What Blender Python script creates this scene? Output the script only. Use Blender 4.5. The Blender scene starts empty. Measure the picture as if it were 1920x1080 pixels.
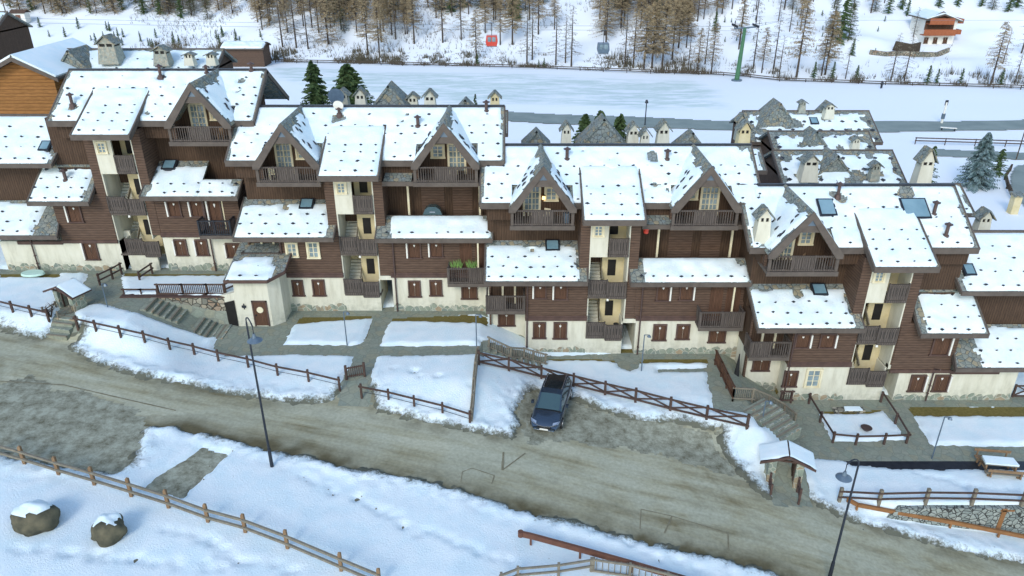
import bpy, math, random
import numpy as np
from mathutils import Vector
R = math.radians
random.seed(7)
sc = bpy.context.scene
# ---------------------------------------------------------------- camera, sky, sun, exposure
F, TH, H = 1405.0, R(26.2), 30.0
cam = bpy.data.cameras.new('camera')
co = bpy.data.objects.new('camera', cam)
sc.collection.objects.link(co)
co.location = (0, 0, H)
co.rotation_euler = (R(90) - TH, 0, 0)
cam.sensor_width = 36.0
cam.lens = F / 1920 * 36.0
cam.clip_end = 3000
sc.camera = co
world = bpy.data.worlds.new("World")
sc.world = world
world.use_nodes = True
wn = world.node_tree
sky = wn.nodes.new('ShaderNodeTexSky')
sky.sky_type = 'NISHITA'
sky.sun_disc = False
sky.sun_elevation = R(34)
sky.sun_rotation = R(200)
sky.air_density = 1.25
sky.dust_density = 0.6
sky.ozone_density = 1.6
wn.links.new(sky.outputs[0], wn.nodes['Background'].inputs[0])
wn.nodes['Background'].inputs[1].default_value = 0.13
sl = bpy.data.lights.new('sun', 'SUN')
sl.energy = 0.75
sl.angle = R(18)
sl.color = (1.0, 0.97, 0.90)
so = bpy.data.objects.new('sun', sl)
sc.collection.objects.link(so)
so.rotation_euler = (R(56), 0, R(-20))
sc.view_settings.view_transform = 'Standard'
sc.view_settings.look = 'None'
sc.view_settings.exposure = 1.02
sc.view_settings.gamma = 1

# ---------------------------------------------------------------- numeric helpers
cT, sT = math.cos(TH), math.sin(TH)
def ray(u, v):
    a = (u - 960) / F; b = -(v - 540) / F
    return a, cT + b * sT, -sT + b * cT
def atY(u, v, Y):
    d = ray(u, v); t = Y / d[1]
    return Vector((d[0] * t, Y, H + d[2] * t))
def atZ(u, v, Z):
    d = ray(u, v); t = (Z - H) / d[2]
    return Vector((d[0] * t, d[1] * t, Z))
def hsh(ix, iy, s):
    n = (ix.astype(np.int64) * 374761393 + iy.astype(np.int64) * 668265263 + s * 974634777) & 0xffffffff
    n = ((n ^ (n >> 13)) * 1274126177) & 0xffffffff
    return ((n ^ (n >> 16)) & 0xffff) / 65535.0
def vn(x, y, s=0):
    x = np.asarray(x, float); y = np.asarray(y, float)
    ix = np.floor(x); iy = np.floor(y); fx = x - ix; fy = y - iy
    fx = fx * fx * (3 - 2 * fx); fy = fy * fy * (3 - 2 * fy)
    a = hsh(ix, iy, s); b = hsh(ix + 1, iy, s); c = hsh(ix, iy + 1, s); d = hsh(ix + 1, iy + 1, s)
    return (a + (b - a) * fx) * (1 - fy) + (c + (d - c) * fx) * fy
def fbm(x, y, s=0, o=3):
    r = 0; a = .5; t = 0
    for k in range(o):
        r = r + a * vn(x * 2 ** k, y * 2 ** k, s + k); t += a; a *= .55
    return r / t
def lin(x, a, b): return np.clip((x - a) / (b - a), 0, 1)
def sm(t): return t * t * (3 - 2 * t)

# ---------------------------------------------------------------- terrain
VF = -6.0
EDGE = [(-400, 262), (-104.5, 233), (-68, 217), (-45, 214.5), (6, 207), (58, 196), (64, 190), (95, 184), (124, 180), (300, 150)]
EX = np.array([p[0] for p in EDGE]); EY = np.array([p[1] for p in EDGE])
def G(x, y):
    x = np.asarray(x, float); y = np.asarray(y, float)
    zr = np.interp(x, [-60, -34, -23, -16, -3, 2, 15, 18, 25, 33, 45], [3.2, 1.3, .3, -.3, -1.2, -2.0, -3.8, -4.3, -5.7, -7, -8.6])
    a = lin(x, -22.3, -21.4); b = lin(x, -29.3, -24.3)
    w = (y < 54.35).astype(float)
    zp = 2.4 - 2.4 * (a * (1 - w) + b * w) - 2.4 * lin(x, -2.6, 2.2) - 2.2 * lin(x, 17.6, 21.0)
    yr = np.interp(x, [-60, -34, -23, -16, -3, 3, 15, 18, 22, 24, 60], [54, 49, 45, 43.4, 41.4, 41.6, 42.0, 38.6, 37.0, 37.62, 37.62])
    yp = np.interp(x, [-60, -34, -30, -22, -12, -3, 2, 15, 17, 22, 24, 26, 60], [55.5, 51, 50.2, 48.5, 46.8, 46, 48.5, 47, 43.5, 40.5, 38.2, 37.9, 37.9])
    t = sm(np.clip((y - yr) / (yp - yr), 0, 1))
    near = zr + (zp - zr) * t
    f = sm(lin(y, 64, 96))
    z = near * (1 - f) + VF * f
    e = np.interp(x, EX, EY)
    d = np.maximum(y - e, 0)
    hill = d * (.26 + .16 * lin(d, 10, 60)) * (.55 + .45 * lin(x, 140, 40))
    hill = hill + lin(d, 3, 25) * 3.0 * (fbm(x / 22, y / 14, 3) - .5) * 2
    left = lin(x, -55, -95)
    z = z + hill * (1 - .15 * left) + (y > 96) * (fbm(x / 30, y / 30, 9) - .5) * .8 * lin(y, 96, 120)
    return z
def Pg(u, v, dz=0.0):
    d = ray(u, v); t = 25.0
    prev = t
    while t < 900:
        z = H + d[2] * t
        if z < float(G(d[0] * t, d[1] * t)) + dz: break
        prev = t; t *= 1.01
    lo, hi = prev, t
    for _ in range(24):
        m = (lo + hi) / 2
        if H + d[2] * m < float(G(d[0] * m, d[1] * m)) + dz: hi = m
        else: lo = m
    return Vector((d[0] * hi, d[1] * hi, H + d[2] * hi))
def gz(x, y): return float(G(x, y))

# ---------------------------------------------------------------- materials
MATS = {}
def newmat(name, rough=.7, spec=.3, metal=0.0):
    m = bpy.data.materials.new(name); m.use_nodes = True
    b = m.node_tree.nodes['Principled BSDF']
    b.inputs['Roughness'].default_value = rough
    b.inputs['Specular IOR Level'].default_value = spec
    b.inputs['Metallic'].default_value = metal
    MATS[name] = m
    return m, m.node_tree, b
def nd(nt, typ, **kw):
    n = nt.nodes.new(typ)
    for k, v in kw.items():
        if k.startswith('i_'): n.inputs[k[2:].replace('_', ' ')].default_value = v
        else: setattr(n, k, v)
    return n
def coords(nt, scale=(1, 1, 1), rot=(0, 0, 0)):
    tc = nd(nt, 'ShaderNodeTexCoord'); mp = nd(nt, 'ShaderNodeMapping')
    mp.inputs['Scale'].default_value = scale; mp.inputs['Rotation'].default_value = rot
    if rot != (0, 0, 0):      # turn first, then stretch
        m0 = nd(nt, 'ShaderNodeMapping'); m0.inputs['Rotation'].default_value = rot; mp.inputs['Rotation'].default_value = (0, 0, 0)
        nt.links.new(tc.outputs['Object'], m0.inputs[0]); nt.links.new(m0.outputs[0], mp.inputs[0])
    else: nt.links.new(tc.outputs['Object'], mp.inputs[0])
    return mp.outputs[0]
def ramp(nt, fac, stops):
    r = nd(nt, 'ShaderNodeValToRGB')
    el = r.color_ramp.elements
    while len(el) < len(stops): el.new(.5)
    for e, (p, c) in zip(el, stops): e.position = p; e.color = tuple(c) + (1,)
    nt.links.new(fac, r.inputs[0]); return r.outputs[0]
def noise(nt, vec, scale, detail=4, rough=.55):
    n = nd(nt, 'ShaderNodeTexNoise'); n.inputs['Scale'].default_value = scale
    n.inputs['Detail'].default_value = detail; n.inputs['Roughness'].default_value = rough
    nt.links.new(vec, n.inputs['Vector']); return n.outputs['Fac']
def mix(nt, fac, a, b, mode='MIX'):
    m = nd(nt, 'ShaderNodeMix', data_type='RGBA', blend_type=mode)
    for sock, v in ((m.inputs[0], fac), (m.inputs[6], a), (m.inputs[7], b)):
        if hasattr(v, 'is_linked') or hasattr(v, 'node'): nt.links.new(v, sock)
        elif isinstance(v, (int, float)): sock.default_value = v
        else: sock.default_value = tuple(v) + (1,)
    return m.outputs[2]
def bump(nt, b, h, strength=.4, dist=.05):
    n = nd(nt, 'ShaderNodeBump'); n.inputs['Strength'].default_value = strength; n.inputs['Distance'].default_value = dist
    nt.links.new(h, n.inputs['Height']); nt.links.new(n.outputs[0], b.inputs['Normal'])
def simple(name, c1, c2, scale=3, rough=.7, spec=.3, metal=0., bmp=0, vscale=(1, 1, 1)):
    m, nt, b = newmat(name, rough, spec, metal)
    v = coords(nt, vscale); n = noise(nt, v, scale)
    nt.links.new(ramp(nt, n, [(.3, c1), (.7, c2)]), b.inputs['Base Color'])
    if bmp: bump(nt, b, n, bmp)
    return m
def planks(name, c1, c2, dark, horiz=True, size=.22):
    m, nt, b = newmat(name, .75, .2)
    v = coords(nt)
    sx = nd(nt, 'ShaderNodeSeparateXYZ'); nt.links.new(v, sx.inputs[0])
    if horiz: src = sx.outputs[2]
    else:
        ad = nd(nt, 'ShaderNodeMath', operation='ADD'); nt.links.new(sx.outputs[0], ad.inputs[0]); nt.links.new(sx.outputs[1], ad.inputs[1]); src = ad.outputs[0]
    dv = nd(nt, 'ShaderNodeMath', operation='DIVIDE'); nt.links.new(src, dv.inputs[0]); dv.inputs[1].default_value = size
    fr = nd(nt, 'ShaderNodeMath', operation='FRACT'); nt.links.new(dv.outputs[0], fr.inputs[0])
    fl = nd(nt, 'ShaderNodeMath', operation='FLOOR'); nt.links.new(dv.outputs[0], fl.inputs[0])
    wn_ = nd(nt, 'ShaderNodeTexWhiteNoise', noise_dimensions='1D'); nt.links.new(fl.outputs[0], wn_.inputs['W'])
    g = noise(nt, coords(nt, (.6, .6, 6) if horiz else (6, 6, .6)), 2.5, 5)
    c = mix(nt, wn_.outputs[0], c1, c2)
    c = mix(nt, .55, c, ramp(nt, g, [(.3, [q * .6 for q in c1]), (.7, [min(1, q * 1.35) for q in c2])]))
    ln = nd(nt, 'ShaderNodeMath', operation='LESS_THAN'); nt.links.new(fr.outputs[0], ln.inputs[0]); ln.inputs[1].default_value = .14
    nt.links.new(mix(nt, ln.outputs[0], c, dark), b.inputs['Base Color'])
    bump(nt, b, fr.outputs[0], .25, .03)
    return m
def stones(name, cols, scale=2.0, mortar=(.1, .1, .09), bmp=.5, edge=.06, vs=(1, 1, 1)):
    m, nt, b = newmat(name, .85, .2)
    v = coords(nt, vs)
    vo = nd(nt, 'ShaderNodeTexVoronoi'); vo.inputs['Scale'].default_value = scale; nt.links.new(v, vo.inputs['Vector'])
    ve = nd(nt, 'ShaderNodeTexVoronoi', feature='DISTANCE_TO_EDGE'); ve.inputs['Scale'].default_value = scale; nt.links.new(v, ve.inputs['Vector'])
    sp = nd(nt, 'ShaderNodeSeparateColor'); nt.links.new(vo.outputs['Color'], sp.inputs[0])
    n = len(cols)
    c = ramp(nt, sp.outputs[0], [((i + .5) / n, cc) for i, cc in enumerate(cols)])
    g = noise(nt, v, 5, 5); c = mix(nt, .3, c, ramp(nt, g, [(.3, (.12, .12, .1)), (.7, (.5, .5, .46))]), 'OVERLAY')
    lt = nd(nt, 'ShaderNodeMath', operation='LESS_THAN'); nt.links.new(ve.outputs[0], lt.inputs[0]); lt.inputs[1].default_value = edge
    nt.links.new(mix(nt, lt.outputs[0], c, mortar), b.inputs['Base Color'])
    bump(nt, b, ve.outputs[0], bmp, .1)
    return m
def snowmat(name, attr=False, base=(.83, .90, .90), base2=(.74, .86, .88)):
    m, nt, b = newmat(name, .75, .25)
    v = coords(nt)
    n = noise(nt, v, .7, 5); n2 = noise(nt, v, 9, 4)
    c = ramp(nt, n, [(.35, base2), (.6, base)])
    if attr:
        at = nd(nt, 'ShaderNodeAttribute', attribute_name='dirt')
        n3 = noise(nt, v, 3.2, 8, .8)
        mu = nd(nt, 'ShaderNodeMath', operation='MULTIPLY_ADD'); nt.links.new(at.outputs['Fac'], mu.inputs[0]); mu.inputs[1].default_value = 1.15
        sb = nd(nt, 'ShaderNodeMath', operation='SUBTRACT'); nt.links.new(n3, sb.inputs[0]); sb.inputs[1].default_value = .78
        nt.links.new(sb.outputs[0], mu.inputs[2])
        r = nd(nt, 'ShaderNodeMapRange'); r.inputs['From Min'].default_value = 0.0; r.inputs['From Max'].default_value = .22
        nt.links.new(mu.outputs[0], r.inputs[0])
        c = mix(nt, r.outputs[0], c, (.14, .14, .10))
    nt.links.new(c, b.inputs['Base Color'])
    ad = nd(nt, 'ShaderNodeMath', operation='ADD'); nt.links.new(n, ad.inputs[0]); nt.links.new(n2, ad.inputs[1])
    n5 = noise(nt, v, 28, 3); ad2 = nd(nt, 'ShaderNodeMath', operation='ADD'); nt.links.new(ad.outputs[0], ad2.inputs[0]); nt.links.new(n5, ad2.inputs[1])
    bump(nt, b, ad2.outputs[0], .45 if attr else .3, .12)
    return m
M_snow = snowmat('snow')
M_snowg = snowmat('ground_snow', True)
M_cream = simple('cream_plaster', (.60, .575, .455), (.68, .655, .54), 1.2, .85, .15)
M_cream, nt, b = newmat('cream_plaster_weathered', .88, .12)
v = coords(nt); sx_ = nd(nt, 'ShaderNodeSeparateXYZ'); nt.links.new(v, sx_.inputs[0])
n1 = noise(nt, coords(nt, (1.6, 1.6, .35)), 1.1, 6, .65); n2 = noise(nt, v, 2.5, 6, .7)
c = ramp(nt, n1, [(.30, (.50, .475, .37)), (.48, (.62, .595, .475)), (.70, (.68, .655, .54))])
mr_ = nd(nt, 'ShaderNodeMapRange'); mr_.inputs['From Min'].default_value = 1.5; mr_.inputs['From Max'].default_value = .25; nt.links.new(sx_.outputs[2], mr_.inputs[0])
mm_ = nd(nt, 'ShaderNodeMath', operation='MULTIPLY'); nt.links.new(mr_.outputs[0], mm_.inputs[0]); nt.links.new(ramp(nt, n2, [(.42, (0, 0, 0)), (.62, (.75, .75, .75))]), mm_.inputs[1])
nt.links.new(mix(nt, mm_.outputs[0], c, (.43, .42, .33)), b.inputs['Base Color']); bump(nt, b, n2, .15, .02)
M_yell = simple('ochre_plaster', (.55, .46, .25), (.66, .57, .36), 1.2, .85, .15)
M_timber = planks('dark_timber_boards', (.092, .057, .040), (.128, .081, .056), (.035, .022, .018))
M_timv = planks('vertical_timber_boards', (.062, .038, .024), (.085, .052, .033), (.03, .018, .012), False, .2)
M_trim = simple('grey_brown_trim', (.095, .078, .066), (.13, .108, .090), 2.0, .75, .2)
M_rail = planks('weathered_rail_boards', (.085, .070, .060), (.115, .095, .082), (.02, .018, .016), False, .16)
M_purp = simple('stained_beam', (.075, .046, .038), (.115, .070, .056), 2, .7, .25)
M_shut = planks('shutter_boards', (.085, .045, .028), (.12, .062, .038), (.04, .02, .012), False, .12)
M_orb = simple('red_brown_boards', (.26, .075, .03), (.34, .11, .045), 2)
M_lfr = simple('pale_frame', (.66, .58, .38), (.76, .69, .49), 2)
M_white = simple('white_paint', (.70, .68, .60), (.76, .74, .68), 2)
M_stone = stones('roof_stone_slabs', [(.20, .23, .21), (.29, .30, .26), (.24, .28, .28), (.33, .29, .20)], 2.9, (.07, .08, .08), .5, .04, (1, 1, 1))
M_plin = stones('plinth_stone', [(.26, .30, .24), (.34, .36, .28), (.22, .26, .23), (.38, .30, .20)], 1.9, (.42, .42, .34), .5, .04)
M_wallst = stones('field_stone_wall', [(.22, .22, .18), (.40, .34, .25), (.18, .18, .15), (.46, .42, .33), (.30, .20, .13)], 2.2, (.06, .055, .045), .8, .07)
M_gab = stones('gabion_stone', [(.30, .33, .30), (.38, .40, .36), (.24, .27, .25)], 2.9, (.05, .05, .045), .9, .06)
M_chim = stones('chimney_stone', [(.34, .37, .32), (.44, .45, .38), (.28, .31, .28), (.46, .42, .33)], 4.0, (.30, .30, .25), .4, .05)
M_dgrn = simple('dark_conifer', (.06, .075, .035), (.13, .14, .07), .5, .95, .1)
M_pave = stones('paving_stone', [(.27, .30, .235), (.31, .32, .25), (.25, .28, .23), (.30, .30, .22)], 1.7, (.20, .21, .165), .12, .03)
M_grass = simple('dry_grass', (.12, .10, .03), (.21, .165, .055), 6, .95, .1, bmp=.5)
M_earth = simple('bare_earth', (.10, .095, .06), (.19, .18, .13), 1.5, .95, .1, bmp=.5)
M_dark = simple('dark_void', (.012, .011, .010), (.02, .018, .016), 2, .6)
M_metal = simple('dark_metal', (.03, .035, .045), (.05, .055, .065), 3, .45, .5, .6)
M_grey = simple('grey_metal', (.10, .14, .18), (.14, .19, .24), 3, .4, .5, .3)
M_cop = simple('copper_flue', (.075, .05, .045), (.12, .075, .065), 4, .5, .5, .3)
M_log = simple('weathered_log', (.165, .145, .11), (.25, .22, .165), 4, .85, .2, vscale=(1, 1, 1))
M_post = simple('larch_post', (.20, .125, .07), (.28, .18, .10), 5, .8, .2)
M_rust = simple('corten_rail', (.13, .055, .035), (.19, .085, .05), 3, .6, .4, .2)
M_orw = simple('ochre_rail', (.22, .10, .035), (.30, .14, .05), 2, .6, .3)
M_orange = planks('orange_timber', (.24, .11, .03), (.30, .14, .045), (.12, .05, .015), True, .35)
M_rock = simple('boulder_rock', (.06, .06, .045), (.16, .14, .09), 1.6, .95, .1, bmp=.9)
M_green = simple('green_paint', (.045, .13, .06), (.06, .17, .08), 2, .5, .4)
M_bark = simple('bark', (.055, .042, .032), (.10, .078, .06), 5, .95, .1, vscale=(3, 3, .5))
M_lar = simple('larch_twigs', (.25, .19, .11), (.42, .33, .20), .35, .95, .1)
M_lard = simple('dark_larch_twigs', (.17, .155, .12), (.27, .24, .17), .35, .95, .1)
M_fir = simple('fir_needles', (.04, .075, .03), (.11, .16, .06), .9, .9, .15)
M_firf = simple('frosted_needles', (.07, .12, .11), (.24, .32, .33), 1.4, .9, .15)
M_bush = simple('bare_bush', (.09, .08, .055), (.16, .135, .09), .5, .95, .1)
M_glass, nt, b = newmat('window_glass', .08, .9)
nt.links.new(ramp(nt, noise(nt, coords(nt), 1.4), [(.3, (.10, .14, .15)), (.7, (.30, .38, .40))]), b.inputs['Base Color'])
M_sky, nt, b = newmat('skylight_glass', .16, .8)
nt.links.new(ramp(nt, noise(nt, coords(nt), .8), [(.3, (.14, .25, .30)), (.7, (.24, .37, .42))]), b.inputs['Base Color'])
M_ice, nt, b = newmat('field_snow', .75, .25)
v = coords(nt, (.22, 1, 1)); n = noise(nt, v, .45, 10, .75)
at = nd(nt, 'ShaderNodeAttribute', attribute_name='ice')
mu = nd(nt, 'ShaderNodeMath', operation='MULTIPLY'); nt.links.new(at.outputs['Fac'], mu.inputs[0])
nt.links.new(ramp(nt, n, [(.42, (0.05, 0.05, 0.05)), (.56, (1, 1, 1))]), mu.inputs[1])
nt.links.new(mix(nt, mu.outputs[0], (.86, .89, .90), (.58, .68, .64)), b.inputs['Base Color'])
# asphalt, streaked with grit along the road
M_road, nt, b = newmat('gritty_asphalt', .85, .25)
v = coords(nt, (.05, 1.0, 1), (0, 0, R(11.5))); n1 = noise(nt, v, .9, 6, .6); v0 = coords(nt); n2 = noise(nt, v0, .35, 6, .6); n3 = noise(nt, v0, 5, 5)
c = ramp(nt, n1, [(.33, (.24, .205, .115)), (.45, (.37, .345, .225)), (.60, (.46, .445, .32))])
c = mix(nt, ramp(nt, n2, [(.42, (0, 0, 0)), (.62, (.6, .6, .6))]), c, (.43, .43, .32))
at = nd(nt, 'ShaderNodeAttribute', attribute_name='dirt')
c = mix(nt, at.outputs['Fac'], c, (.125, .105, .055))
c = mix(nt, .35, c, ramp(nt, n3, [(.3, (.3, .3, .3)), (.7, (.7, .7, .7))]), 'OVERLAY')
nt.links.new(c, b.inputs['Base Color']); bump(nt, b, n3, .3, .03)
M_lot, nt, b = newmat('muddy_asphalt', .9, .2)
n1 = noise(nt, coords(nt), 1.1, 12, .82)
nt.links.new(ramp(nt, n1, [(.37, (.13, .12, .075)), (.48, (.26, .255, .185)), (.60, (.40, .405, .31))]), b.inputs['Base Color']); bump(nt, b, n1, .3, .05)
M_froad = simple('far_asphalt', (.19, .23, .21), (.26, .30, .27), .3)
M_carp, nt, b = newmat('blue_grey_car_paint', .22, .7, .55)
b.inputs['Base Color'].default_value = (.05, .075, .11, 1); b.inputs['Coat Weight'].default_value = .6
M_red = simple('red_paint', (.55, .05, .03), (.62, .08, .05), 2, .35, .5)
M_blk = simple('black_rubber', (.015, .015, .016), (.025, .025, .025), 5, .6)

# ---------------------------------------------------------------- object helpers
COL = sc.collection
def tag(o, label=None, cat=None, group=None, kind=None):
    if label: o['label'] = label
    if cat: o['category'] = cat
    if group: o['group'] = group
    if kind: o['kind'] = kind
    return o
def empty(name, loc=(0, 0, 0), label=None, cat=None, group=None, rz=0):
    o = bpy.data.objects.new(name, None); COL.objects.link(o)
    o.location = loc; o.rotation_euler = (0, 0, rz); o.empty_display_size = .3
    return tag(o, label, cat, group)
class MB:
    def __init__(s, flip=False): s.v = []; s.f = []; s.fl = flip; s.cl = []
    def add(s, vs, fs):
        n = len(s.v); s.cl.append((n, n + len(vs), len(s.f), len(s.f) + len(fs)))
        if s.fl:
            s.v += [(-a, b_, c_) for a, b_, c_ in vs]; s.f += [tuple(n + i for i in reversed(f)) for f in fs]
        else:
            s.v += [tuple(p) for p in vs]; s.f += [tuple(n + i for i in f) for f in fs]
        return s
    def box(s, x0, x1, y0, y1, z0, z1):
        if x0 > x1: x0, x1 = x1, x0
        return s.add([(x0, y0, z0), (x1, y0, z0), (x1, y1, z0), (x0, y1, z0), (x0, y0, z1), (x1, y0, z1), (x1, y1, z1), (x0, y1, z1)],
              [(0, 3, 2, 1), (4, 5, 6, 7), (0, 1, 5, 4), (1, 2, 6, 5), (2, 3, 7, 6), (3, 0, 4, 7)])
    def beam(s, p, q, w, h=None, up=(0, 0, 1)):
        h = h or w; p = Vector(p); q = Vector(q); d = (q - p).normalized(); up = Vector(up)
        if abs(d.dot(up)) > .98: up = Vector((0, 1, 0))
        a = d.cross(up).normalized() * w / 2; c = a.normalized().cross(d).normalized() * h / 2
        vs = [p - a - c, p + a - c, p + a + c, p - a + c, q - a - c, q + a - c, q + a + c, q - a + c]
        return s.add([tuple(x) for x in vs], [(0, 1, 2, 3), (4, 7, 6, 5), (0, 4, 5, 1), (1, 5, 6, 2), (2, 6, 7, 3), (3, 7, 4, 0)])
    def cyl(s, p, q, r, r2=None, n=8):
        r2 = r if r2 is None else r2; p = Vector(p); q = Vector(q); d = (q - p).normalized()
        a = d.orthogonal().normalized(); c = d.cross(a); vs = []
        for (o, rr) in ((p, r), (q, r2)):
            for i in range(n):
                t = 2 * math.pi * i / n; vs.append(tuple(o + (a * math.cos(t) + c * math.sin(t)) * rr))
        fs = [(i, (i + 1) % n, n + (i + 1) % n, n + i) for i in range(n)] + [tuple(range(n - 1, -1, -1)), tuple(range(n, 2 * n))]
        return s.add(vs, fs)
    def slab(s, pts, th):
        """pts: top polygon (ccw from above), thickness along -normal"""
        pts = [Vector(p) for p in pts]
        nrm = (pts[1] - pts[0]).cross(pts[2] - pts[1]).normalized()
        n = len(pts); vs = [tuple(p) for p in pts] + [tuple(p - nrm * th) for p in pts]
        fs = [tuple(range(n)), tuple(range(2 * n - 1, n - 1, -1))] + [(i, n + i, n + (i + 1) % n, (i + 1) % n) for i in range(n)]
        return s.add(vs, fs)
    def poly_y(s, pts, y0, y1):
        """pts in (x,z) ccw seen from -y; extruded y0..y1"""
        n = len(pts); vs = [(x, y0, z) for x, z in pts] + [(x, y1, z) for x, z in pts]
        fs = [tuple(range(n)), tuple(range(2 * n - 1, n - 1, -1))] + [(i, n + i, n + (i + 1) % n, (i + 1) % n) for i in range(n)]
        return s.add(vs, fs)
    def build(s, name, mat, parent=None, smooth=False, split=True):
        if split and len(s.cl) > 1:      # pieces that stand apart become objects of their own
            k = len(s.cl); V_ = np.array(s.v)
            lo = np.array([V_[a:b_].min(0) for a, b_, c_, d_ in s.cl]); hi = np.array([V_[a:b_].max(0) for a, b_, c_, d_ in s.cl]); sz = (hi - lo).max(1)
            gap = np.maximum(0, np.maximum(lo[:, None] - hi[None], lo[None] - hi[:, None])); nr = np.sqrt((gap ** 2).sum(2)) <= np.maximum(.019, .48 * np.maximum(sz[:, None], sz[None]))
            g = np.arange(k); ch = True
            while ch:
                ng = np.array([g[nr[i]].min() for i in range(k)]); ch = (ng != g).any(); g = ng
            ids = list(dict.fromkeys(g.tolist()))
            if len(ids) > 1:
                first = None
                for q in ids:
                    mm = MB()
                    for i in range(k):
                        if g[i] == q:
                            a, b_, c_, d_ = s.cl[i]; n = len(mm.v); mm.v += s.v[a:b_]; mm.f += [tuple(j - a + n for j in f_) for f_ in s.f[c_:d_]]
                    o = mm.build(name, mat, parent, smooth, False); first = first or o
                return first
        me = bpy.data.meshes.new(name); me.from_pydata(s.v, [], s.f); me.update()
        me.materials.append(mat)
        if smooth: me.polygons.foreach_set('use_smooth', [True] * len(me.polygons))
        o = bpy.data.objects.new(name, me); COL.objects.link(o)
        if parent: o.parent = parent
        return o
def copy_tree(o, parent=None):
    c = o.copy(); COL.objects.link(c); c.parent = parent
    for ch in o.children: copy_tree(ch, c)
    return c

# ---------------------------------------------------------------- ground surfaces
def pgs(pts, n=None): return np.array([tuple(Pg(u, v))[:2] for u, v in pts])
def sdf(poly, X, Y):
    """signed distance, positive inside"""
    d = np.full(X.shape, 1e9); ins = np.zeros(X.shape, bool); n = len(poly)
    for i in range(n):
        ax, ay = poly[i]; bx, by = poly[(i + 1) % n]; ex, ey = bx - ax, by - ay
        t = np.clip(((X - ax) * ex + (Y - ay) * ey) / (ex * ex + ey * ey + 1e-9), 0, 1)
        d = np.minimum(d, (X - ax - t * ex) ** 2 + (Y - ay - t * ey) ** 2)
        c = ((ay > Y) != (by > Y)) & (X < (bx - ax) * (Y - ay) / (by - ay + 1e-12) + ax)
        ins ^= c
    d = np.sqrt(d); return np.where(ins, d, -d)
ROAD = pgs([(-60, 600), (0, 622), (60, 640), (85, 640), (108, 626), (150, 626), (118, 655), (150, 675), (250, 708), (350, 728), (450, 748), (520, 757), (600, 762), (632, 755), (640, 735), (690, 735), (700, 772), (800, 797), (880, 814), (965, 826),
            (985, 800), (972, 775), (1005, 735), (1055, 745), (1120, 772), (1200, 795), (1290, 800), (1345, 812), (1352, 850), (1385, 890), (1420, 925), (1450, 940), (1480, 940), (1525, 948), (1600, 985), (1700, 1012), (1800, 1040), (1930, 1066), (2100, 1100),
            (2100, 1260), (1500, 1092), (1440, 1066), (1360, 1044), (1235, 1018), (1147, 995), (1060, 972), (960, 948), (855, 912), (755, 890), (670, 877), (590, 857), (500, 836), (440, 822), (370, 803), (300, 796), (262, 797), (250, 835), (235, 870), (215, 880), (120, 872), (0, 845), (-80, 825)])
LOT = pgs([(985, 830), (985, 800), (972, 775), (1005, 735), (1055, 740), (1120, 770), (1200, 795), (1290, 797), (1348, 812), (1355, 850), (1390, 895), (1290, 870), (1180, 845), (1080, 822)])
LOTL = pgs([(-40, 700), (60, 715), (160, 740), (260, 770), (270, 800), (262, 830), (235, 875), (160, 880), (0, 850), (-40, 845)])
STRIP = pgs([(380, 843), (425, 852), (340, 935), (318, 925), (270, 916)])
PAVE = [pgs(p) for p in [
    [(540, 578), (912, 578), (915, 594), (735, 596), (722, 620), (712, 650), (905, 652), (905, 668), (706, 668), (692, 720), (694, 760), (636, 760), (640, 716), (655, 690), (664, 668), (560, 665), (425, 668), (400, 655), (408, 632), (290, 600), (250, 585), (190, 570), (170, 572), (140, 585), (150, 626), (96, 622), (128, 560), (150, 545), (175, 500), (225, 500), (232, 555), (420, 558), (440, 608), (515, 612), (540, 600)],
    [(0, 505), (175, 505), (175, 512), (0, 514)],
    [(232, 504), (470, 500), (470, 514), (232, 512)],
    [(900, 640), (985, 660), (1340, 655), (1345, 673), (1240, 672), (1200, 674), (1195, 690), (1180, 696), (1160, 690), (1155, 674), (1030, 672), (1020, 678), (905, 660)],
    [(1335, 650), (1400, 690), (1490, 745), (1500, 735), (1650, 738), (1690, 745), (1920, 745), (1990, 745), (1990, 762), (1700, 762), (1745, 836), (1990, 840), (1990, 864), (1600, 864), (1530, 860), (1500, 850), (1440, 790), (1425, 800), (1405, 775), (1340, 770), (1325, 700)],
    [(1235, 693), (1345, 691), (1345, 697), (1235, 698)],
    [(1432, 850), (1500, 855), (1520, 948), (1455, 948)],
]]
GARDEN = pgs([(1533, 772), (1655, 768), (1702, 826), (1560, 830)])
GRASS = [pgs(p) for p in [[(560, 592), (700, 591), (697, 597), (640, 600), (555, 608)], [(735, 595), (912, 597), (912, 610), (850, 604), (732, 600)], [(1522, 758), (1655, 757), (1662, 768), (1620, 775), (1530, 776)],
                          [(1695, 764), (1990, 764), (1990, 781), (1705, 779)], [(235, 512), (420, 512), (420, 517), (240, 518)], [(0, 514), (110, 512), (110, 520), (0, 520)], [(1150, 655), (1345, 655), (1345, 680), (1150, 680)], [(1030, 668), (1160, 668), (1160, 676), (1030, 675)]]]
BLUE = pgs([(1585, 863), (1990, 864), (1990, 884), (1870, 878), (1760, 880), (1690, 879), (1600, 872)])

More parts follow.
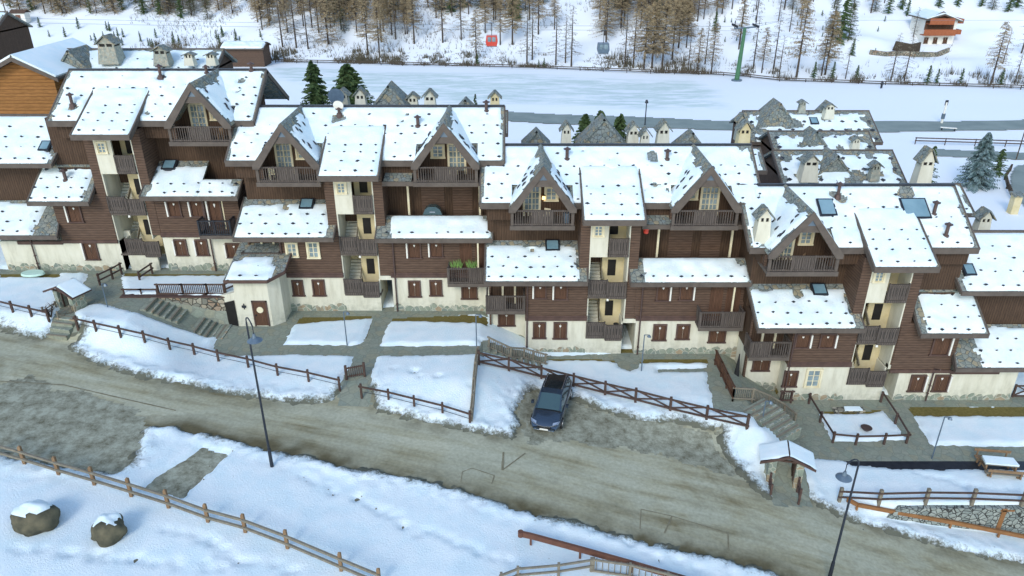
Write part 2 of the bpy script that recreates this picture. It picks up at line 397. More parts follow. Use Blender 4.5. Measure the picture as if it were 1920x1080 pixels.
def grid_obj(name, X, Y, Z, keep, mat, attrs={}, kind='structure'):
    ny, nx = X.shape
    idx = np.arange(nx * ny).reshape(ny, nx)
    q = np.stack([idx[:-1, :-1], idx[:-1, 1:], idx[1:, 1:], idx[1:, :-1]], -1)[keep]
    used, inv = np.unique(q, return_inverse=True); q = inv.reshape(-1, 4)
    V = np.stack([X, Y, Z], -1).reshape(-1, 3)[used]
    me = bpy.data.meshes.new(name)
    me.vertices.add(len(V)); me.vertices.foreach_set('co', V.ravel())
    me.loops.add(q.size); me.loops.foreach_set('vertex_index', q.ravel().astype(np.int32))
    me.polygons.add(len(q)); me.polygons.foreach_set('loop_start', np.arange(0, q.size, 4, dtype=np.int32)); me.polygons.foreach_set('loop_total', np.full(len(q), 4, dtype=np.int32))
    me.polygons.foreach_set('use_smooth', np.ones(len(q), bool))
    me.update(calc_edges=True); me.validate()
    for k, a in attrs.items():
        at_ = me.attributes.new(k, 'FLOAT', 'POINT'); at_.data.foreach_set('value', a.ravel()[used].astype(np.float32))
    me.materials.append(mat)
    o = bpy.data.objects.new(name, me); COL.objects.link(o); tag(o, kind=kind)
    return o
S = .2
xs = np.arange(-62, 62.01, S); ys = np.arange(22, 64.01, S)
X, Y = np.meshgrid(xs, ys); Z = G(X, Y)
dR = sdf(ROAD, X, Y); dL = sdf(LOT, X, Y); dLL = sdf(LOTL, X, Y); dS = sdf(STRIP, X, Y)
dP = np.full(X.shape, -99.); 
for p in PAVE: dP = np.maximum(dP, sdf(p, X, Y))
LAWN1 = pgs([(563, 594), (699, 592), (696, 610), (688, 634), (674, 648), (531, 647), (545, 618)])
dP = np.minimum(dP, -sdf(GARDEN, X, Y)); dP = np.minimum(dP, -sdf(LAWN1, X, Y))
dG = np.full(X.shape, -99.)
for p in GRASS: dG = np.maximum(dG, sdf(p, X, Y))
dB = sdf(BLUE, X, Y)
fc = lambda a: (a[:-1, :-1] + a[1:, 1:] + a[:-1, 1:] + a[1:, :-1]) / 4
nz = fbm(X / 1.3, Y / 1.3, 5) - .5; nz2 = fbm(X / .45, Y / .45, 6) - .5
cR, cL, cLL, cP, cG, cS, cB = [fc(a) for a in (dR, dL, dLL, dP, dG, dS, dB)]
isP = cP > -.1; isG = (cG > -.3) & ~isP; isB = (cB > -.2) & ~isP
isL = ((cL + fc(nz) * 1.6 + fc(nz2) * 1.2 > 0) | ((cLL + fc(nz) * 2.6 + fc(nz2) * 1.5 > 0)) | (cS > -.3)) & ~isP
isR = (cR > -.8) & ~isP & ~isL
rest = ~(isP | isG | isB | isL | isR)
MID = pgs([(-60, 720), (200, 780), (400, 775), (640, 815), (900, 870), (1200, 935), (1500, 1010), (1800, 1090), (2100, 1180)])
south = Y < np.interp(X, MID[:, 0], MID[:, 1])
along = X * .978 - Y * .207
trk = np.zeros(X.shape)
for q_, w_, s_ in ((2.3, .16, 1), (3.1, .10, 2), (4.4, .20, 3), (5.6, .12, 4), (7.2, .2, 5)):
    trk += np.exp(-((dR - q_ - .35 * (vn(along / 9, X * 0, s_ + 60) - .5)) / w_) ** 2) * np.clip(vn(along / 5, X * 0 + q_, s_ + 70) * 2 - .7, 0, 1)
edgeS = np.exp(-np.maximum(dR, 0) / 1.5) * south * .85 * (.7 + .6 * nz)
dirtR = edgeS + .40 * trk * (dR > 1) + np.clip(.55 - dR * .45, 0, 1) * np.clip(.6 + nz * 2.4, 0, 1) + np.clip(nz * 1.4 - .1, 0, 1) * .5
grid_obj('road', X, Y, Z, isR, M_road, {'dirt': np.clip(dirtR * .9, 0, 1)})
grid_obj('parking_area', X, Y, Z, isL, M_lot)
grid_obj('footpath', X, Y, Z, isP, M_pave)
grid_obj('lawn', X, Y, Z, isG & ~isR, M_grass)
grid_obj('paved_strip', X, Y, Z, isB & ~isG, M_metal)
grid_obj('ground', X, Y, Z, rest & ~isB, M_earth)
# snow lying on it: thick away from cleared surfaces, dipping under them at a ragged edge
clear = np.maximum.reduce([dR + .10 + nz * .8 + nz2 * 1.0, dP + nz2 * .35 - .05, dG + nz2 * .3 + nz * .2, dS + nz2 * .4, dB + nz2 * .4, np.minimum(dR, dL) + nz * 1.0])
# compacted, half melted patches by the lot
th = .21 * sm(np.clip((-clear) / .38, 0, 1)) - .045
bank = np.exp(-((dR + .9) / .6) ** 2) * (.05 + .30 * np.clip(fbm(X / .8, Y / .8, 21) - .38, 0, 1))
lump = (fbm(X / .42, Y / .42, 31) - .5) * .34 * np.exp(-((dR + .8) / .8) ** 2)
field = (fbm(X / 3.5, Y / 3.5, 12) - .5) * .22 + (fbm(X / .7, Y / .7, 14) - .5) * .05
side = sm(np.clip((-clear - .1) / .5, 0, 1))
ZS = Z + th + side * (bank + lump + field * .6 + .05)
dirt = np.clip(np.exp(-np.maximum(-dR, 0) / .7) * .55 + .16 * np.exp(-np.maximum(-dR, 0) / 2.2) * np.clip(fbm(X / 2, Y / 2, 44) * 2 - .4, 0, 1) + .10 * np.clip(nz * 3, 0, 1) * np.exp(-np.maximum(-dP, 0) / .3), 0, 1)
dr_ = random.Random(5)
for (u0, v0, u1, v1, k_) in [(1000, 930, 1300, 1075, 26), (560, 900, 940, 1060, 30), (300, 1000, 560, 1075, 18), (20, 1030, 420, 1070, 22), (1700, 890, 1900, 925, 12), (720, 690, 870, 720, 8)]:
    a_ = Pg(u0, v0); b_ = Pg(u1, v1)
    for i in range(k_):
        q = (i + dr_.random()) / k_; px_ = a_.x + (b_.x - a_.x) * q + dr_.uniform(-.35, .35) + math.sin(q * 7) * .6; py_ = a_.y + (b_.y - a_.y) * q + dr_.uniform(-.3, .3)
        ZS -= .13 * np.exp(-((X - px_) ** 2 + (Y - py_) ** 2) / .05)
keep = fc(-clear) > -.5
grid_obj('snow_cover', X, Y, ZS, keep, M_snowg, {'dirt': dirt})
# far ground, one coarse sheet round the near one: valley floor, ski field, wooded slope
xs2 = np.concatenate([np.arange(-420, -62, 6.), np.arange(-62, 62.1, 2.), np.arange(66, 421, 6.)])
ys2 = np.concatenate([np.arange(-120, 22, 6.), [22], np.arange(24, 64, 4.), [64], np.arange(66, 180, 2.), np.arange(180, 300, 2.), np.arange(300, 760, 12.)])
X2, Y2 = np.meshgrid(xs2, ys2); Z2 = G(X2, Y2)
cx2 = fc(X2); cy2 = fc(Y2)
hole = (np.abs(cx2) < 62) & (cy2 > 22) & (cy2 < 64)
e2 = np.interp(X2, EX, EY)
ICE = np.array([tuple(atZ(u, v, VF))[:2] for u, v in [(500, 122), (700, 134), (1000, 140), (1300, 152), (1345, 168), (1365, 205), (1200, 206), (1000, 196), (850, 196), (700, 175), (520, 150)]])
ice = np.clip(sdf(ICE, X2, Y2) / 4 + .3, 0, 1)
FR = np.array([tuple(atZ(u, v, VF))[:2] for u, v in [(700, 200), (945, 211), (1200, 221), (1400, 230), (1640, 227), (1800, 227), (2300, 220), (2300, 240), (1920, 243), (1640, 248), (1400, 246), (1200, 241), (945, 228), (700, 216)]])
FR2 = np.array([tuple(atZ(u, v, VF))[:2] for u, v in [(1738, 279), (1990, 290), (1990, 303), (1738, 292)]])
FR3 = np.array([tuple(atZ(u, v, VF))[:2] for u, v in [(1895, 330), (1905, 312), (2000, 300), (2000, 420), (1935, 400), (1895, 365)]])
grid_obj('far_ground', X2, Y2, Z2 + .02, ~hole, M_ice, {'ice': ice})
def drape(name, poly, step, dz, mat):
    a0, b0 = poly.min(0) - step; a1, b1 = poly.max(0) + step
    XX, YY = np.meshgrid(np.arange(a0, a1 + step, step), np.arange(b0, b1 + step, step))
    grid_obj(name, XX, YY, G(XX, YY) + dz, fc(sdf(poly, XX, YY)) > 0, mat)
drape('valley_road', FR, .7, .16, M_froad)
drape('valley_road', FR2, .5, .16, M_froad)
drape('access_road', FR3, .4, .16, M_froad)
# ---------------------------------------------------------------- roof helpers
def guard_mesh():
    m = MB(); a = .19; c = .12; h = .10
    m.add([(-a, 0, 0), (0, -c, 0), (a, 0, 0), (0, c, 0), (-a * .5, 0, h), (0, -c * .6, h * .9), (a * .5, 0, h), (0, c * .5, h * .8)],
          [(0, 1, 5, 4), (1, 2, 6, 5), (2, 3, 7, 6), (3, 0, 4, 7), (4, 5, 6, 7)])
    me = bpy.data.meshes.new('snow_guard'); me.from_pydata(m.v, [], m.f); me.materials.append(M_metal); return me
GUARD = guard_mesh()
class Plane:
    """roof plane: origin, unit vectors along the eave (ex) and up the slope (et)"""
    def __init__(s, x0, x1, y0, z0, y1, z1):
        s.x0, s.x1, s.y0, s.z0 = x0, x1, y0, z0
        s.W = x1 - x0; s.L = math.hypot(y1 - y0, z1 - z0); s.c = (y1 - y0) / s.L; s.s = (z1 - z0) / s.L
    def pt(s, a, t, h=0): return (s.x0 + a, s.y0 + s.c * t - s.s * h, s.z0 + s.s * t + s.c * h)
def snow_on(parent, pl, a0, a1, t0, t1, th=.16, bare=(), seed=1, flip=False, cut=(), step=.22, ragged=(0, 0, 0, .3)):
    """snow sheet on a roof plane; ragged = noise amplitude at left, right, eave, ridge edges"""
    n = max(3, int((a1 - a0) / step) + 1); m = max(3, int((t1 - t0) / step) + 1)
    A, T = np.meshgrid(np.linspace(a0, a1, n), np.linspace(t0, t1, m))
    ns = fbm(A / .9 + seed * 7.3, T / .9, seed, 3) - .5
    d = np.minimum.reduce([A - a0 - ragged[0] * (ns + .5) * 1.6, a1 - A - ragged[1] * (ns + .5) * 1.6, T - t0 - ragged[2] * (ns + .5) * 1.6 + .02, t1 - T - ragged[3] * (ns + .5) * 1.6])
    for (ba, bt, br) in bare:
        d = np.minimum(d, np.hypot(A - ba, T - bt) - br + ns * .9)
    h = np.where(d > -.02, th * (.85 + ns * 1.1) * np.sqrt(np.clip((d + .06) / .25, 0, 1)) + ns * .08 * np.clip(d / .4, 0, 1), -.03)
    dd = fc(d)
    keep_ = dd > -.09
    for (c0, c1, ct) in cut:
        keep_ &= ~((fc(A) > c0) & (fc(A) < c1) & (fc(T) < ct))
    XX = pl.x0 + A; YY = pl.y0 + pl.c * T - pl.s * h; ZZ = pl.z0 + pl.s * T + pl.c * h
    if flip: XX = -XX[:, ::-1]; YY = YY[:, ::-1]; ZZ = ZZ[:, ::-1]; keep_ = keep_[:, ::-1]
    o = grid_obj('roof_snow', XX, YY, ZZ, keep_, M_snow, kind=None)
    if 'kind' in o: del o['kind']
    o.parent = parent
    # front lip so that the snow has thickness at the eave
    mb = MB(flip)
    k = max(2, int((a1 - a0) / .35))
    prev = None
    for i in range(k + 1):
        a = a0 + (a1 - a0) * i / k; j = int(round((n - 1) * i / k)); hh = float(h[0, j] if not flip else h[0, j])
        hh = max(hh, 0)
        cur = (pl.pt(a, t0, -.01), pl.pt(a, t0, hh))
        if prev and hh > .02 and prev[2] > .02 and not any(c0 < a < c1 for c0, c1, ct in cut):
            mb.add([prev[0], cur[0], cur[1], prev[1]], [(0, 1, 2, 3)])
        prev = (cur[0], cur[1], hh)
    if mb.v:   # join the lip to the sheet: one mesh
        n0 = len(o.data.vertices); co_ = [tuple(v_.co) for v_ in o.data.vertices] + mb.v
        fs_ = [tuple(p_.vertices) for p_ in o.data.polygons] + [tuple(n0 + i for i in f_) for f_ in mb.f]
        me_ = bpy.data.meshes.new('roof_snow'); me_.from_pydata(co_, [], fs_); me_.materials.append(M_snow)
        me_.polygons.foreach_set('use_smooth', [True] * (len(fs_) - len(mb.f)) + [False] * len(mb.f)); o.data = me_
    return o
def guards(parent, pl, rows, h=.15, flip=False, skip=lambda a, t: False, seed=0):
    rnd = random.Random(seed)
    ang = math.atan2(pl.s, pl.c)
    for (t, a0, a1, n) in rows:
        for i in range(n):
            a = a0 + (a1 - a0) * (i / max(1, n - 1)) + rnd.uniform(-.09, .09); tt = t + rnd.uniform(-.07, .07)
            if skip(a, tt) or rnd.random() < .04: continue
            p = pl.pt(a, tt, h)
            o = bpy.data.objects.new('snow_guard', GUARD); COL.objects.link(o)
            o.location = (-p[0] if flip else p[0], p[1], p[2]); o.rotation_euler = (ang, 0, rnd.uniform(-.3, .3))
            q = rnd.uniform(.6, 1.05); o.scale = (q, q * rnd.uniform(.8, 1.2), 1); o.parent = parent
def skylight(parent, pl, a, t, w=1.1, l=1.1, flip=False):
    m = MB(flip)
    c = [pl.pt(a - w / 2, t - l / 2, .26), pl.pt(a + w / 2, t - l / 2, .26), pl.pt(a + w / 2, t + l / 2, .26), pl.pt(a - w / 2, t + l / 2, .26)]
    m.slab(c, .34); o = m.build('skylight', M_metal, parent)
    m = MB(flip); q = .13
    m.slab([pl.pt(a - w / 2 + q, t - l / 2 + q, .30), pl.pt(a + w / 2 - q, t - l / 2 + q, .30), pl.pt(a + w / 2 - q, t + l / 2 - q, .30), pl.pt(a - w / 2 + q, t + l / 2 - q, .30)], .06)
    m.build('pane', M_sky, o)
def flue(parent, x, y, z, h=1.0, r=.13, flip=False):
    m = MB(flip); m.cyl((x, y, z - .5), (x, y, z + .2), .36, .22); m.cyl((x, y, z + .2), (x, y, z + h), r)
    m.cyl((x, y, z + h), (x, y, z + h + .07), r * 2.2, r * 2.4); m.cyl((x, y, z + h + .07), (x, y, z + h + .22), r * 1.6, r * .3)
    return m.build('flue', M_cop, parent)
def stone_chimney(parent, x, y, z0, z1, w=1.0, d=.9, mat=None, flip=False, snow=True):
    """tapered stack with openings and a little gabled cap"""
    m = MB(flip); a, c = w / 2 * 1.15, d / 2 * 1.15; e, g = w / 2 * .9, d / 2 * .9; ht = z1 - z0
    zs = z0 + ht * .62
    m.add([(x - a, y - c, z0), (x + a, y - c, z0), (x + a, y + c, z0), (x - a, y + c, z0), (x - e, y - g, zs), (x + e, y - g, zs), (x + e, y + g, zs), (x - e, y + g, zs)],
          [(0, 1, 5, 4), (1, 2, 6, 5), (2, 3, 7, 6), (3, 0, 4, 7), (4, 5, 6, 7)])
    for sx in (-1, 0, 1):
        for sy in (-1, 1): m.box(x + sx * (e - .09) - .08, x + sx * (e - .09) + .08, y + sy * (g - .09) - .08, y + sy * (g - .09) + .08, zs, zs + .3)
    m.poly_y([(x - e, zs + .3), (x + e, zs + .3), (x + e * .1, z1 - .12), (x - e * .1, z1 - .12)], y - g, y + g)
    o = m.build('chimney', mat or M_cream, parent)
    m = MB(flip); m.box(x - e + .1, x + e - .1, y - g + .1, y + g - .1, zs, zs + .31); m.build('flue_opening', M_dark, o)
    m = MB(flip); q = .22
    m.slab([(x - e - q, y - g - q, zs + .2), (x, y - g - q, z1), (x, y + g + q, z1), (x - e - q, y + g + q, zs + .2)], -.09)
    m.slab([(x, y - g - q, z1), (x + e + q, y - g - q, zs + .2), (x + e + q, y + g + q, zs + .2), (x, y + g + q, z1)], -.09)
    m.build('chimney_cap', M_stone, o)
    return o

# ---------------------------------------------------------------- openings
def window(par, x, y, z, w, h, kind='shutter', flip=False, leaf=0):
    m = MB(flip); t = .09 if kind == 'shutter' else .15
    if kind == 'shutter': t = .11
    for q in ((x - w / 2 - t, x - w / 2, z, z + h), (x + w / 2, x + w / 2 + t, z, z + h), (x - w / 2 - t, x + w / 2 + t, z + h, z + h + t)):
        m.box(q[0], q[1], y - .13, y + .05, q[2], q[3])
    fr = m.build('window', M_lfr if kind == 'glass' else M_purp, par)
    m = MB(flip); m.box(x - w / 2 - .18, x + w / 2 + .18, y - .16, y + .05, z - .1, z); m.build('sill', M_purp if kind != 'glass' else M_lfr, fr)
    if kind == 'shutter':
        m = MB(flip); m.box(x - w / 2, x - .012, y - .03, y + .01, z, z + h); m.box(x + .012, x + w / 2, y - .03, y + .01, z, z + h)
        m.build('shutter', M_shut, fr)
        m = MB(flip); m.add([(x - .09, y - .05, z + h * .82), (x, y - .05, z + h * .70), (x + .09, y - .05, z + h * .82), (x + .045, y - .05, z + h * .88), (x, y - .05, z + h * .84), (x - .045, y - .05, z + h * .88)], [(0, 1, 2, 3, 4, 5)])
        m.build('heart_cutout', M_white, fr)
        if leaf:
            m = MB(flip); m.box(x + leaf * (w / 2 + .10), x + leaf * (w / 2 + .22), y - .2, y - .02, z - .02, z + h); m.build('reveal', M_white, fr)
    else:
        m = MB(flip); m.box(x - w / 2, x + w / 2, y - .01, y + .03, z, z + h); m.build('pane', M_glass, fr)
        m = MB(flip)
        for i in range(3 if w > .6 else 2):
            xx = x - w / 2 + .035 + (w - .07) * i / (2 if w > .6 else 1); m.box(xx - .035, xx + .035, y - .04, y - .01, z, z + h)
        for i in range(4):
            zz = z + .02 + (h - .04) * i / 3; m.box(x - w / 2, x + w / 2, y - .035, y - .012, zz - .022, zz + .022)
        m.build('glazing_grid', M_lfr, fr)
    return fr
def railing(par, p, q, z0, z1, style='board', flip=False, name='railing', mat=None):
    """straight balcony railing between (x,y) points, at heights z0..z1"""
    mat = mat or M_rail
    p = Vector((p[0], p[1], 0)); q = Vector((q[0], q[1], 0)); L = (q - p).length; d = (q - p) / L; nrm = Vector((d.y, -d.x, 0))
    m = MB(flip)
    def P(t, z, o=0): v_ = p + d * t + nrm * o; return (v_.x, v_.y, z)
    m.beam(P(0, z1), P(L, z1), .13, .10); m.beam(P(0, z0 + .1), P(L, z0 + .1), .10, .12)
    k = max(1, round(L / 1.6))
    for i in range(k + 1): m.beam(P(L * i / k, z0), P(L * i / k, z1 + .08), .11)
    for i in range(k):
        a = L * i / k + .07; b_ = L * (i + 1) / k - .07
        if style == 'board' or (style == 'mixed' and i % 3 == 1):
            nb = max(1, int((b_ - a) / .2)); w = (b_ - a) / nb
            for j in range(nb):
                c_ = a + (j + .5) * w; m.beam(P(c_, z0 + .1), P(c_, z1 - .03), w * .9, .03, up=tuple(nrm))
        else:
            nb = max(2, int((b_ - a) / .17))
            for j in range(nb):
                c_ = a + (j + .5) * (b_ - a) / nb; m.beam(P(c_, z0 + .1), P(c_, z1 - .03), .06, .03, up=tuple(nrm))
    return m.build(name, mat, par)
def balcony(par, x0, x1, y0, y1, z, h, style='mixed', flip=False, sides=True, mat=None):
    m = MB(flip); m.box(x0, x1, y0, y1, z - .18, z); m.box(x0 - .04, x1 + .04, y0 - .05, y0, z - .28, z + .02)
    o = m.build('balcony', M_trim, par)
    railing(o, (x0, y0 + .05), (x1, y0 + .05), z, z + h, style, flip, mat=mat)
    if sides:
        railing(o, (x0 + .05, y1), (x0 + .05, y0), z, z + h, style, flip, mat=mat); railing(o, (x1 - .05, y0), (x1 - .05, y1), z, z + h, style, flip, mat=mat)
    return o
def plinth(par, x0, x1, y, z0=-.3, h=.5, flip=False, seed=0):
    rnd = random.Random(seed); m = MB(flip); x = x0
    while x < x1 - .15:
        w = min(rnd.uniform(.35, .95), x1 - x); hh = h + rnd.uniform(-.12, .22)
        pts = [(x, z0), (x + w, z0), (x + w * rnd.uniform(.93, 1), hh * rnd.uniform(.55, .85)), (x + w * rnd.uniform(.65, .8), hh), (x + w * rnd.uniform(.25, .4), hh * rnd.uniform(.85, 1.1)), (x + w * .02, hh * rnd.uniform(.5, .8))]
        m.poly_y(pts, y - .05 - rnd.uniform(0, .02), y + .02); x += w
    return m.build('stone_plinth', M_plin, par)
def pipe(par, x, y, z0, z1, flip=False):
    m = MB(flip); m.cyl((x, y, z0), (x, y, z1), .065); m.cyl((x, y, z1), (x, y - .7, z1 + .35), .06)
    for zz in (z0 + .8, (z0 + z1) / 2, z1 - .3): m.box(x - .09, x + .09, y - .09, y + .1, zz, zz + .05)
    return m.build('downpipe', M_cop, par)

# ---------------------------------------------------------------- dormer
def dormer(b, xc, hw, seed, flip=False, zt=16.28, bits='AB', warm=False):
    F_ = flip; zf = 13.02; yf = -.7; yb = 5.6
    m = MB(F_)
    m.slab([(xc - hw - .1, yf, zf - .1), (xc, yf, zt), (xc, yb, zt), (xc - hw - .1, yb, zf - .1)], -.001) if 0 else None
    m.slab([(xc - hw - .12, yf, zf - .12), (xc, yf, zt), (xc, yb, zt), (xc - hw - .12, yb, zf - .12)], .26)
    m.slab([(xc, yf, zt), (xc + hw + .12, yf, zf - .12), (xc + hw + .12, yb, zf - .12), (xc, yb, zt)], .26)
    rf = m.build('dormer_roof', M_stone, b)
    rnd0 = random.Random(seed + 50)
    # snow on the two slopes, bare along the ridge
    for sgn in (-1, 1):
        L = math.hypot(hw, zt - zf); n = 24; mm = 22
        A, T = np.meshgrid(np.linspace(0, yb - yf, n), np.linspace(.06, L, mm))
        ns = fbm(A / .9 + seed * 3.1, T / .9 + sgn, seed + 3, 3) - .5
        top = L * (.66 if sgn * (-1 if F_ else 1) * (b.location.x + (-xc if F_ else xc)) > 0 else .80)
        d = np.minimum.reduce([A - .35 + ns, top - T + ns * 1.6, T - .05 + ns * .3])
        h = np.where(d > -.02, .13 * np.sqrt(np.clip((d + .06) / .25, 0, 1)), -.03)
        ux, uz = -sgn * hw / L, (zt - zf) / L
        XX = xc + sgn * hw + ux * T + sgn * uz * h; ZZ = zf + .02 + uz * T + abs(ux) * h; YY = yf + A
        if (sgn > 0) == (not F_): XX, YY, ZZ, d = XX[:, ::-1], YY[:, ::-1], ZZ[:, ::-1], d[:, ::-1]
        if F_: XX = -XX
        if (sgn < 0):
            pass
        # orientation: make the normals point outwards
        p00 = Vector((XX[0, 0], YY[0, 0], ZZ[0, 0])); p10 = Vector((XX[0, -1], YY[0, -1], ZZ[0, -1])); p01 = Vector((XX[-1, 0], YY[-1, 0], ZZ[-1, 0]))
        if (p10 - p00).cross(p01 - p00).z < 0: XX, YY, ZZ, d = XX[:, ::-1], YY[:, ::-1], ZZ[:, ::-1], d[:, ::-1]
        o = grid_obj('roof_snow', XX, YY, ZZ, fc(d) > -.09, M_snow, kind=None)
        if 'kind' in o: del o['kind']
        o.parent = rf
        for k_ in range(9):
            aa = rnd0.uniform(.6, 3.6); tt = rnd0.uniform(.5, top * .95)
            gob = bpy.data.objects.new('snow_guard', GUARD); COL.objects.link(gob); gob.parent = rf
            gx_ = xc + sgn * hw + ux * tt + sgn * uz * .13; gob.location = (-gx_ if F_ else gx_, yf + aa, zf + .02 + uz * tt + abs(ux) * .13)
            gob.rotation_euler = (0, sgn * math.atan2(uz, abs(ux)) * (-1 if F_ else 1), rnd0.uniform(-.6, .6)); gob.scale = (1.3, .9, 1)
    # barge boards, collar board, apex panel
    m = MB(F_); w = .52; q = zt - zf
    for sgn in (-1, 1):
        pts = [(xc + sgn * (hw + .14), zf - .32), (xc + sgn * (hw + .14), zf + .0), (xc, zt + .02), (xc, zt - .62), (xc + sgn * (hw - .36), zf - .32)]
        if sgn > 0: pts = pts[::-1]
        m.poly_y(pts[::-1] if False else pts[::-1], yf - .10, yf + .06)
    m.build('barge_board', M_trim, rf)
    m = MB(F_); k = hw / q
    def hwz(z): return max(0, (zt - z) * k)
    m.poly_y([(xc - hwz(14.7), 14.7), (xc + hwz(14.7), 14.7), (xc + hwz(15.2), 15.2), (xc - hwz(15.2), 15.2)], yf + .02, yf + .16); m.build('collar_board', M_trim, rf)
    m = MB(F_); m.poly_y([(xc - hwz(15.2), 15.2), (xc + hwz(15.2), 15.2), (xc, zt - .05)], yf + .03, yf + .12); m.build('apex_panel', M_grey, rf)
    # back wall of the loggia and cheeks
    zb = 11.6; yw = 1.6
    m = MB(F_); m.poly_y([(xc - hw + .25, zb), (xc + hw - .25, zb), (xc + hw - .25, zf + .15), (xc, zt - .3), (xc - hw + .25, zf + .15)], yw, yw + .2); m.build('loggia_wall', M_timv, b)
    m = MB(F_)
    for sgn in (-1, 1): m.box(xc + sgn * (hw - .25), xc + sgn * (hw - .05), .4, yw + .2, zb, zf + .2)
    m.build('cheek_wall', M_timber, b)
    m = MB(F_)
    for sgn in (-1, 1): m.box(xc + sgn * (hw - .12) - .09, xc + sgn * (hw - .12) + .09, -.58, -.4, zb - .3, zf - .1)
    m.build('corner_post', M_trim, b)
    # french door and window with pale frames
    rnd = random.Random(seed)
    def fdoor(x, w, z1):
        fr = MB(F_); t = .17
        fr.box(x - w / 2 - t, x - w / 2, yw - .1, yw, zb, z1); fr.box(x + w / 2, x + w / 2 + t, yw - .1, yw, zb, z1); fr.box(x - w / 2 - t, x + w / 2 + t, yw - .1, yw, z1, z1 + t); fr.box(x - .05, x + .05, yw - .09, yw, zb, z1)
        for zz in np.linspace(zb + .5, z1 - .1, 5): fr.box(x - w / 2, x + w / 2, yw - .07, yw - .02, zz - .025, zz + .025)
        for xx in (x - w / 4, x + w / 4): fr.box(xx - .025, xx + .025, yw - .07, yw - .02, zb, z1)
        o = fr.build('french_door', M_lfr, b)
        p_ = MB(F_); p_.box(x - w / 2, x + w / 2, yw - .03, yw + .01, zb + .3, z1); p_.build('pane', M_glass, o)
    if 'A' in bits: fdoor(xc - .75, 1.05, 14.1); window(b, xc + .75, yw, 12.9, .8, .95, 'glass', F_)
    elif 'B' in bits: fdoor(xc + .75, 1.15, 14.0); window(b, xc - .75, yw, 13.0, .85, .9, 'glass', F_)
    if 'C' in bits:
        m = MB(F_); m.box(xc + .2, xc + 1.2, .2, .8, zb + .75, zb + .8)
        for xx in (xc + .3, xc + 1.1): m.box(xx - .03, xx + .03, .25, .75, zb, zb + .75)
        m.build('balcony_table', M_log, b)
    # balcony slab and railing
    m = MB(F_); m.box(xc - hw - .02, xc + hw + .02, -.62, yw, 11.36, 11.6); m.box(xc - hw - .06, xc + hw + .06, -.7, -.6, 11.28, 11.62)
    o = m.build('balcony', M_trim, b)
    railing(o, (xc - hw + .05, -.52), (xc + hw - .05, -.52), 11.6, 12.78, 'mixed', F_)
    return rf

